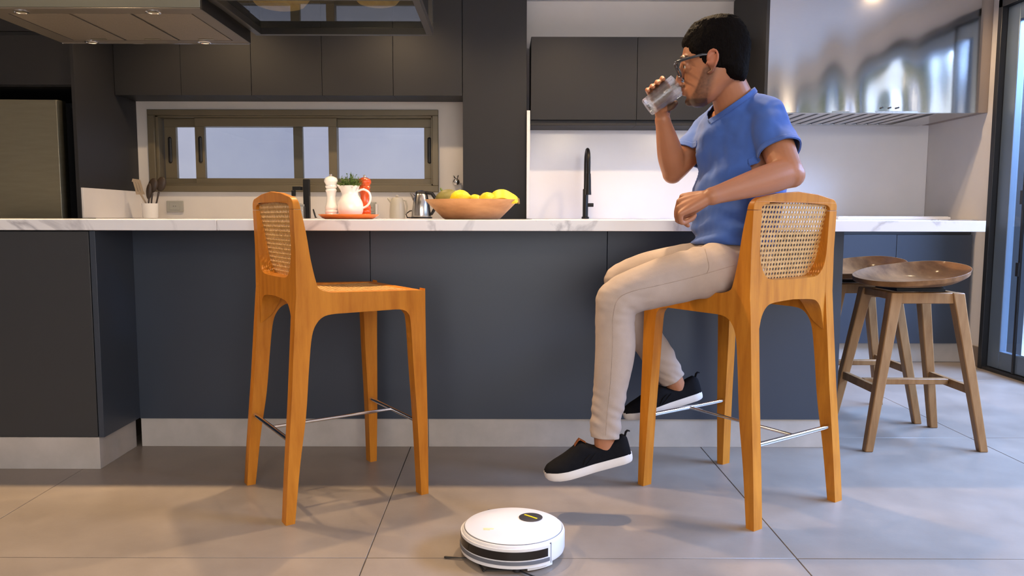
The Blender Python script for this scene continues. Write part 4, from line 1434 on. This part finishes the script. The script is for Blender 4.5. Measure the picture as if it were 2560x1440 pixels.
def skin_tone(p):
    base = Vector((.375, .158, .080))
    nz = mnoise.noise(p * 22)
    c = base * (1 + .07 * nz)
    d = p - HC
    x, y, l = 1785 - d.dot(HF) / HS, 160 - d.z / HS, d.dot(HL)
    if p.z > 1.25 and abs(l) < .11 and x > 1670 and x < 1900 and y < 275:
        # cheeks and ears a little redder
        if 1764 < x < 1800 and abs(l) > .072 and 134 < y < 196:
            c = Vector((.41, .150, .085))
        if x < 1705 and 190 < y < 212:
            c = Vector((.39, .145, .078))
        line = float(np.interp(x, (1700, 1718, 1735, 1745, 1754, 1762, 1770), (246, 243, 236, 222, 198, 176, 170)))
        k = sstep(line - 5, line + 9, y) * (1 - sstep(1772, 1792, x + (y - 220) * .25))
        if y > 268:
            k = 0
        k *= .78 + .22 * mnoise.noise(p * 160)
        k = max(k, (sstep(238, 249, y) if x < 1772 and y < 268 else 0) * 1.1)
        mst = sstep(207, 210, y) * (1 - sstep(214, 217, y)) * (1 - sstep(1714, 1722, x)) * .6
        brow = sstep(140, 143, y) * (1 - sstep(148, 151, y)) * (1 - sstep(1722, 1732, x)) * (1 if abs(l) > .008 else 0) * .9
        k = max(k * .80, mst, brow)
        c = c.lerp(Vector((.018, .011, .008)), k)
        lip = sstep(215, 217, y) * (1 - sstep(231, 234, y)) * (1 - sstep(1710, 1716, x)) * (1 if abs(l) < .026 else 0)
        c = c.lerp(Vector((.34, .115, .078)), lip * .7)
    return c


me = build_body()
nv = len(me.vertices)
co = np.empty(nv * 3)
me.vertices.foreach_get('co', co)
co = co.reshape(-1, 3)
cols = np.ones((nv, 4))
cols[:, :3] = np.array([skin_tone(Vector(p)) for p in co])
at_ = me.color_attributes.new('tone', 'FLOAT_COLOR', 'POINT')
at_.data.foreach_set('color', cols.ravel())
child('body', me, 'skin')

# --- T-shirt
b = BM()
loft(b, torso_rings(.010, .82))
chain(b, [(p, r + .010) for p, r in NECK[2:]] + [(P(1848, 330, 2.55), .085)], 24)
for sh, el in ((LSH, LEL), (RSH, REL)):
    d = (el - sh)
    chain(b, [(sh + Vector((0, 0, .002)), .061), (sh + d * .35, .0615), (sh + d * .6, .0615), (sh + d * .80, .0615)], 26)
    tube(b, [Vector((.776, 2.545, 1.275)), sh + Vector((0, 0, .014))], [.068, .058], 20)
    tube(b, [Vector((.772, 2.52, 1.300)), sh + Vector((-.004, 0, .026))], [.056, .044], 18)
me = remesh(b, .0045, 9)
HEMZ = .838


def shirt_fold(p):
    n = 0.0
    # soft drapery, stronger round the waist and under the arms
    wv = sstep(1.05, .86, p.z)
    q = Vector((p.x * 5 + p.z * 4, p.y * 5, p.z * 17 - p.x * 7))
    n += (.006 + .015 * wv) * mnoise.noise(q)
    n += .0055 * mnoise.noise(Vector((p.x * 16 - p.z * 8, p.y * 12, p.z * 7 + p.x * 6)))
    n += .0055 * wv * math.sin(p.z * 120 + 5 * mnoise.noise(p * 5) + p.x * 16)
    n += .0030 * mnoise.noise(Vector((p.x * 30 + p.z * 16, p.y * 22, p.z * 22 - p.x * 20)))
    # diagonal pulls running from the armpit down to the belly
    s = (p - Vector((.80, 2.42, 1.17))).dot(Vector((-.55, 0, -.83)))
    t = (p - Vector((.80, 2.42, 1.17))).dot(Vector((-.83, 0, .55)))
    n += .0070 * math.exp(-(s - .10) ** 2 / .02) * math.sin(t * 62 + 3 * mnoise.noise(p * 6))
    return n


displace(me, shirt_fold)
bm = BM()
bm.from_mesh(me)
trim(bm, (0, 0, HEMZ), (.06, -.02, -1), (.78, 2.5, HEMZ - .02), .30)
ld = (LEL - LSH).normalized()
LCUT = LSH + ld * .140
trim(bm, LCUT, ld, LCUT + ld * .05, .100)
rd = (REL - RSH).normalized()
RCUT = RSH + (REL - RSH) * .60
trim(bm, RCUT, rd, RCUT + rd * .05, .100)
trim(bm, P(1834, 254, 2.5), (-.58, .02, .80), P(1818, 225, 2.49), .105)
me2 = bpy.data.meshes.new('t_shirt')
bm.to_mesh(me2)
bm.free()
so = child('t_shirt', me2, 'shirt')
sm = so.modifiers.new('cloth', 'SOLIDIFY')
sm.thickness, sm.offset = .0028, -1
# stitched hems and the shoulder seam are narrow raised bands


def hem_band(co_, no_, centre, rad, name):
    bm = BM()
    bm.from_mesh(me)
    no_ = Vector(no_).normalized()
    fs = [f for f in bm.faces if (f.calc_center_median() - Vector(centre)).length > rad]
    bmesh.ops.delete(bm, geom=fs, context='FACES')
    for s, o in ((1, 0.0), (-1, -.016)):
        bmesh.ops.bisect_plane(bm, geom=bm.verts[:] + bm.edges[:] + bm.faces[:], plane_co=Vector(co_) + no_ * (o), plane_no=no_ * s, clear_outer=True)
    for v in bm.verts:
        v.co += v.normal * .0006
    m2 = bpy.data.meshes.new(name)
    bm.to_mesh(m2)
    bm.free()
    m2.transform(Matrix.Translation(-ROOT))
    o = link_mesh(name, m2, 'shirt', so, angle=80)
    s_ = o.modifiers.new('cloth', 'SOLIDIFY')
    s_.thickness, s_.offset = .0016, 1
    return o


hem_band(LCUT, ld, LCUT, .095, 'sleeve_hem')
hem_band(RCUT, rd, RCUT, .10, 'sleeve_hem')
hem_band(P(1834, 254, 2.5), (-.58, .02, .80), P(1834, 254, 2.5), .097, 'collar')

# --- trousers
b = BM()
loft(b, torso_rings(.002, .73, .87))
tube(b, [Vector((.765, 2.44, .785)), Vector((.765, 2.56, .785))], [.095, .095], 20)
for leg in (L_LEG, L_SHIN, R_LEG, R_SHIN):
    chain(b, leg, 26)
me = remesh(b, .0045, 7)
KN = [P(1560, 770, 2.36), P(1575, 725, 2.715)]
HIP = Vector((.70, 2.44, .80))
ANK = [P(1514, 1060, 2.355), P(1676, 935, 2.76)]


def chino_fold(p):
    n = .0018 * mnoise.noise(Vector((p.x * 9, p.y * 9, p.z * 6)))
    for k in KN:
        d = (p - k).length
        n += .0085 * math.exp(-(d / .085) ** 2) * mnoise.noise(Vector((p.x * 16 + p.z * 34, p.y * 10, p.z * 30 - p.x * 10)))
    d = (p - HIP).length
    n += .0050 * math.exp(-(d / .13) ** 2) * math.sin(p.x * 95 + p.z * 60 + 4 * mnoise.noise(p * 7))
    for a in ANK:
        d = (p - a).length
        n += .0080 * math.exp(-(d / .11) ** 2) * mnoise.noise(Vector((p.x * 14, p.y * 12, p.z * 46 + p.x * 20)))
    return n


displace(me, chino_fold)
bm = BM()
bm.from_mesh(me)
LC, RC = P(1514, 1092, 2.355), P(1680, 946, 2.76)
trim(bm, LC, (-.06, -.10, -1), LC + Vector((0, 0, -.02)), .10)
rdn = (R_SHIN[-1][0] - R_SHIN[-3][0]).normalized()
trim(bm, RC, rdn, RC + rdn * .02, .09)
me2 = bpy.data.meshes.new('trousers')
bm.to_mesh(me2)
bm.free()
tr = child('trousers', me2, 'chino')
sm = tr.modifiers.new('cloth', 'SOLIDIFY')
sm.thickness, sm.offset = .0025, -1
# side seam of the near leg and the pocket edge: raised threads that follow the cloth
bm = BM()
bm.from_mesh(me)
from mathutils.bvhtree import BVHTree
bvh = BVHTree.FromBMesh(bm)
bm.free()


def seam(pts, rad, name):
    out = []
    for q in spline([(x, y) for x, y in pts], 8):
        o = P(q[0], q[1], 1.9)
        h = bvh.ray_cast(o, (o - Vector((0, 0, .94))).normalized())
        if h[0] is not None:
            out.append(h[0])
    if len(out) > 3:
        childb(name, tube(BM(), out, rad, 6, cap='flat'), 'thread', tr)


seam([(1836, 662), (1740, 690), (1650, 712), (1580, 728), (1545, 748), (1533, 790), (1532, 850), (1527, 950), (1518, 1040), (1515, 1088)], .0011, 'side_seam')
seam([(1762, 622), (1768, 645), (1772, 668), (1766, 684)], .0012, 'pocket_edge')


# --- shoes
def shoe(H, T, nm_label):
    e1 = (T - H)
    ln = e1.length
    e1 = e1.normalized()
    e2 = e1.cross(UP).normalized()
    e3 = e2.cross(e1).normalized()

    def S(s, w_, h):
        return H + e1 * (s * ln) + e2 * w_ + e3 * (h + .016 * max(0, s - .72) ** 2 * 6)
    wt = [(0, .0), (.012, .017), (.04, .027), (.10, .034), (.25, .0355), (.45, .0375), (.62, .046), (.75, .0495), (.85, .046), (.93, .035), (.98, .019), (1, 0)]

    def wid(s):
        return float(np.interp(s, [q[0] for q in wt], [q[1] for q in wt]))
    outl = [(s, wid(s)) for s in np.r_[np.linspace(0, .1, 7), np.linspace(.14, .86, 13), np.linspace(.9, 1, 7)]]
    loop = outl + [(s, -w_) for s, w_ in outl[-2:0:-1]]
    b = BM()
    rings = []
    for h, k in ((0, .93), (.003, .975), (.012, 1.0), (.024, 1.0), (.027, .985)):
        rings.append([b.verts.new(S(.5 + (s - .5) * (1 - (1 - k) * .4), w_ * k, h)) for s, w_ in loop])
    ring_faces(b, rings)
    root = childb('shoe', b, 'sole', angle=50)
    root['label'] = nm_label
    # upper
    ht = [(.015, .050), (.05, .062), (.12, .058), (.25, .046), (.38, .045), (.46, .060), (.53, .078), (.62, .062), (.74, .046), (.86, .033), (.95, .020), (.99, .006)]
    b = BM()
    rings = []
    for s in np.r_[np.linspace(.015, .12, 6), np.linspace(.17, .9, 20), np.linspace(.92, .99, 5)]:
        h = float(np.interp(s, [q[0] for q in ht], [q[1] for q in ht]))
        w_ = wid(s) * .965 + .0005
        top = .62 if s < .45 else .62 - .30 * sstep(.45, .75, s)
        ring = []
        for i in range(22):
            a = PI * i / 21
            ca, sa = math.cos(a), math.sin(a)
            e = .55 if s < .5 else .75
            # legs of the D lean in towards the top
            x = w_ * math.copysign(abs(ca) ** e, ca) * (1 - (1 - top) * sa * .35)
            ring.append(b.verts.new(S(s, x, .0245 + h * sa ** e)))
        rings.append(ring)
    ring_faces(b, rings)
    childb('upper', b, 'canvas', root, angle=60)
    b = BM()
    rings = []
    for s, h in ((.470, .0245 + .068), (.53, .0245 + .0845), (.560, .0245 + .0780), (.600, .0245 + .067)):
        rings.append([b.verts.new(S(s, x, h + .001 - abs(x) * .25)) for x in np.linspace(-.013, .013, 5)])
    ring_faces(b, rings, closed=False, cap=False)
    bmesh.ops.solidify(b, geom=b.faces[:], thickness=.003)
    childb('tongue_tab', b, 'tan_leather', root)
    childb('pull_tab', tube(BM(), [S(.03, 0, .080), S(.012, 0, .090), S(-.010, 0, .094), S(-.022, 0, .092)], [.007, .007, .006, .005], 8, flat=.5), 'canvas', root)
    for s in (-1, 1):
        g = BM()
        tube(g, [S(.45, s * wid(.45) * .97, .060), S(.52, s * wid(.52) * .985, .050), S(.56, s * wid(.56) * .985, .036)], .0016, 6)
        tube(g, [S(.40, s * wid(.40) * .97, .058), S(.47, s * wid(.47) * .985, .044), S(.53, s * wid(.53) * .985, .033)], .0016, 6)
        childb('elastic_edge', g, 'canvas', root)
    return root


shoe(P(1584, 1146, 2.352), P(1366, 1196, 2.345) + Vector((0, 0, -.008)), 'left black slip-on shoe with white sole')
shoe(P(1757, 990, 2.775), P(1562, 1052, 2.735), 'right black slip-on shoe with white sole')

# --- hair
b = BM()
hr = [(43, 1782, 1812, .020, 2.3), (49, 1756, 1838, .050, 2.3), (61, 1731, 1848, .069, 2.3), (80, 1716, 1860, .079, 2.3), (98, 1707, 1866, .0835, 2.4), (110, 1706, 1870, .085, 2.5), (117, 1711, 1870, .0852, 2.8),
      (124, 1721, 1870, .085, 3.4), (138, 1727, 1870, .0845, 3.6), (148, 1738, 1869, .083, 3.8), (160, 1748, 1867, .0805, 4), (172, 1755, 1866, .078, 4), (176, 1770, 1866, .076, 4),
      (181, 1802, 1865, .072, 3), (190, 1806, 1863, .068, 3), (199, 1815, 1860, .060, 2.4), (203, 1826, 1855, .045, 2.2)]
loft(b, [head_ring(y, xf, xb, hw, n, .10 if y < 118 else 0, 44) for y, xf, xb, hw, n in hr])
me = remesh(b, .0034, 2)
displace(me, lambda p: .0022 * mnoise.noise(p * 70) + .0016 * mnoise.noise(p * 170) + .002 * mnoise.noise(p * 26))
child('hair', me, 'hair', angle=80)
# --- eyes
for s in (-1, 1):
    e = childb('eye', ball(BM(), HP(1721.5, 166, s * .031), .0112, 16), 'eye_white')
    b = BM()
    ellipsoid(b, HP(1713.6, 166, s * .0315), (HF * .0024, UP * .0056, HL * .0056), 14, 8)
    childb('iris', b, 'eye_dark', e)

# --- spectacles
sp_ = BM()


def rim_pts(s, k=1.0):
    out = []
    for i in range(28):
        a = 2 * PI * i / 28
        ca, sa = math.cos(a), math.sin(a)
        l = .0345 + .0265 * k * math.copysign(abs(ca) ** .62, ca)
        v = 18.0 * k * math.copysign(abs(sa) ** .70, sa)      # profile units, downwards
        x = 1699 + v * .42 + (l - .0345) * 150
        out.append(HP(x, 174 + v, s * l))
    return out


for s in (-1, 1):
    r = rim_pts(s)
    tube(sp_, r + [r[0]], .0031, 8, cap='flat')
    tube(sp_, [HP(1697, 160, s * .062), HP(1700, 158.5, s * .073), HP(1725, 154, s * .0795), HP(1760, 147.5, s * .0845), HP(1778, 147, s * .0795)], [.0052, .0050, .0044, .0038, .0032], 8, flat=.5, up=UP)
tube(sp_, [HP(1695, 166, -.011), HP(1691, 163, 0), HP(1695, 166, .011)], .0022, 8)
gl = childb('glasses', sp_, 'frame_dark')
for s in (-1, 1):
    b = BM()
    r = rim_pts(s, .97)
    loft(b, [[p + HF * .0007 for p in r], [p - HF * .0007 for p in r]])
    childb('lens', b, M['lens'], gl)

# ------------------------------------------------------------------ the tumbler in the hand
tum = thing('drinking_glass', 'cut glass tumbler of water tipped to the lips of the person', 'glass', GB)
tum.rotation_euler = GG.to_track_quat('Z', 'Y').to_euler()
GH = (GT - GB).length
b = BM()
rings = []
N = 64
for z in [0, .002] + list(np.linspace(.005, .068, 22)) + [.072, .085, .10, GH - .003, GH]:
    r0 = .0298 + (.0368 - .0298) * z / GH
    ring = []
    for i in range(N):
        a = 2 * PI * i / N
        r = r0
        if .004 < z < .069:
            u_, v_ = a * 10 / (2 * PI), z / .0175
            r += .0013 * (abs(((u_ + v_) % 1) - .5) + abs(((u_ - v_) % 1) - .5) - .5)
        elif .069 <= z < GH - .004:
            r += .0005 * abs(math.sin(a * 5))
        if z == 0:
            r -= .002
        ring.append(b.verts.new((r * math.cos(a), r * math.sin(a), z)))
    rings.append(ring)
for z in (GH, GH - .003, .07, .02, .013):
    r0 = .0298 + (.0368 - .0298) * z / GH - (.0016 if z > GH - .001 else .0022)
    if z == .013:
        r0 -= .004
    rings.append([b.verts.new((r0 * math.cos(2 * PI * i / N), r0 * math.sin(2 * PI * i / N), z)) for i in range(N)])
ring_faces(b, rings)
obj('body', b, 'glass', tum, angle=25)
b = BM()
lathe(b, [(.0256, .0128), (.0262 + .0012, .0197), (.0298 + .007 * .07 / GH - .00205, .07), (.0368 - .0021, GH - .004)], (0, 0, 0), 48)
q = tum.rotation_euler.to_quaternion().inverted()
rim_low = P(1704, 231, 2.50)
bmesh.ops.bisect_plane(b, geom=b.verts[:] + b.edges[:] + b.faces[:], plane_co=q @ (rim_low - GB), plane_no=q @ UP, clear_outer=True)
bmesh.ops.holes_fill(b, edges=[e for e in b.edges if e.is_boundary], sides=0)
obj('water', b, 'water', tum, angle=30)
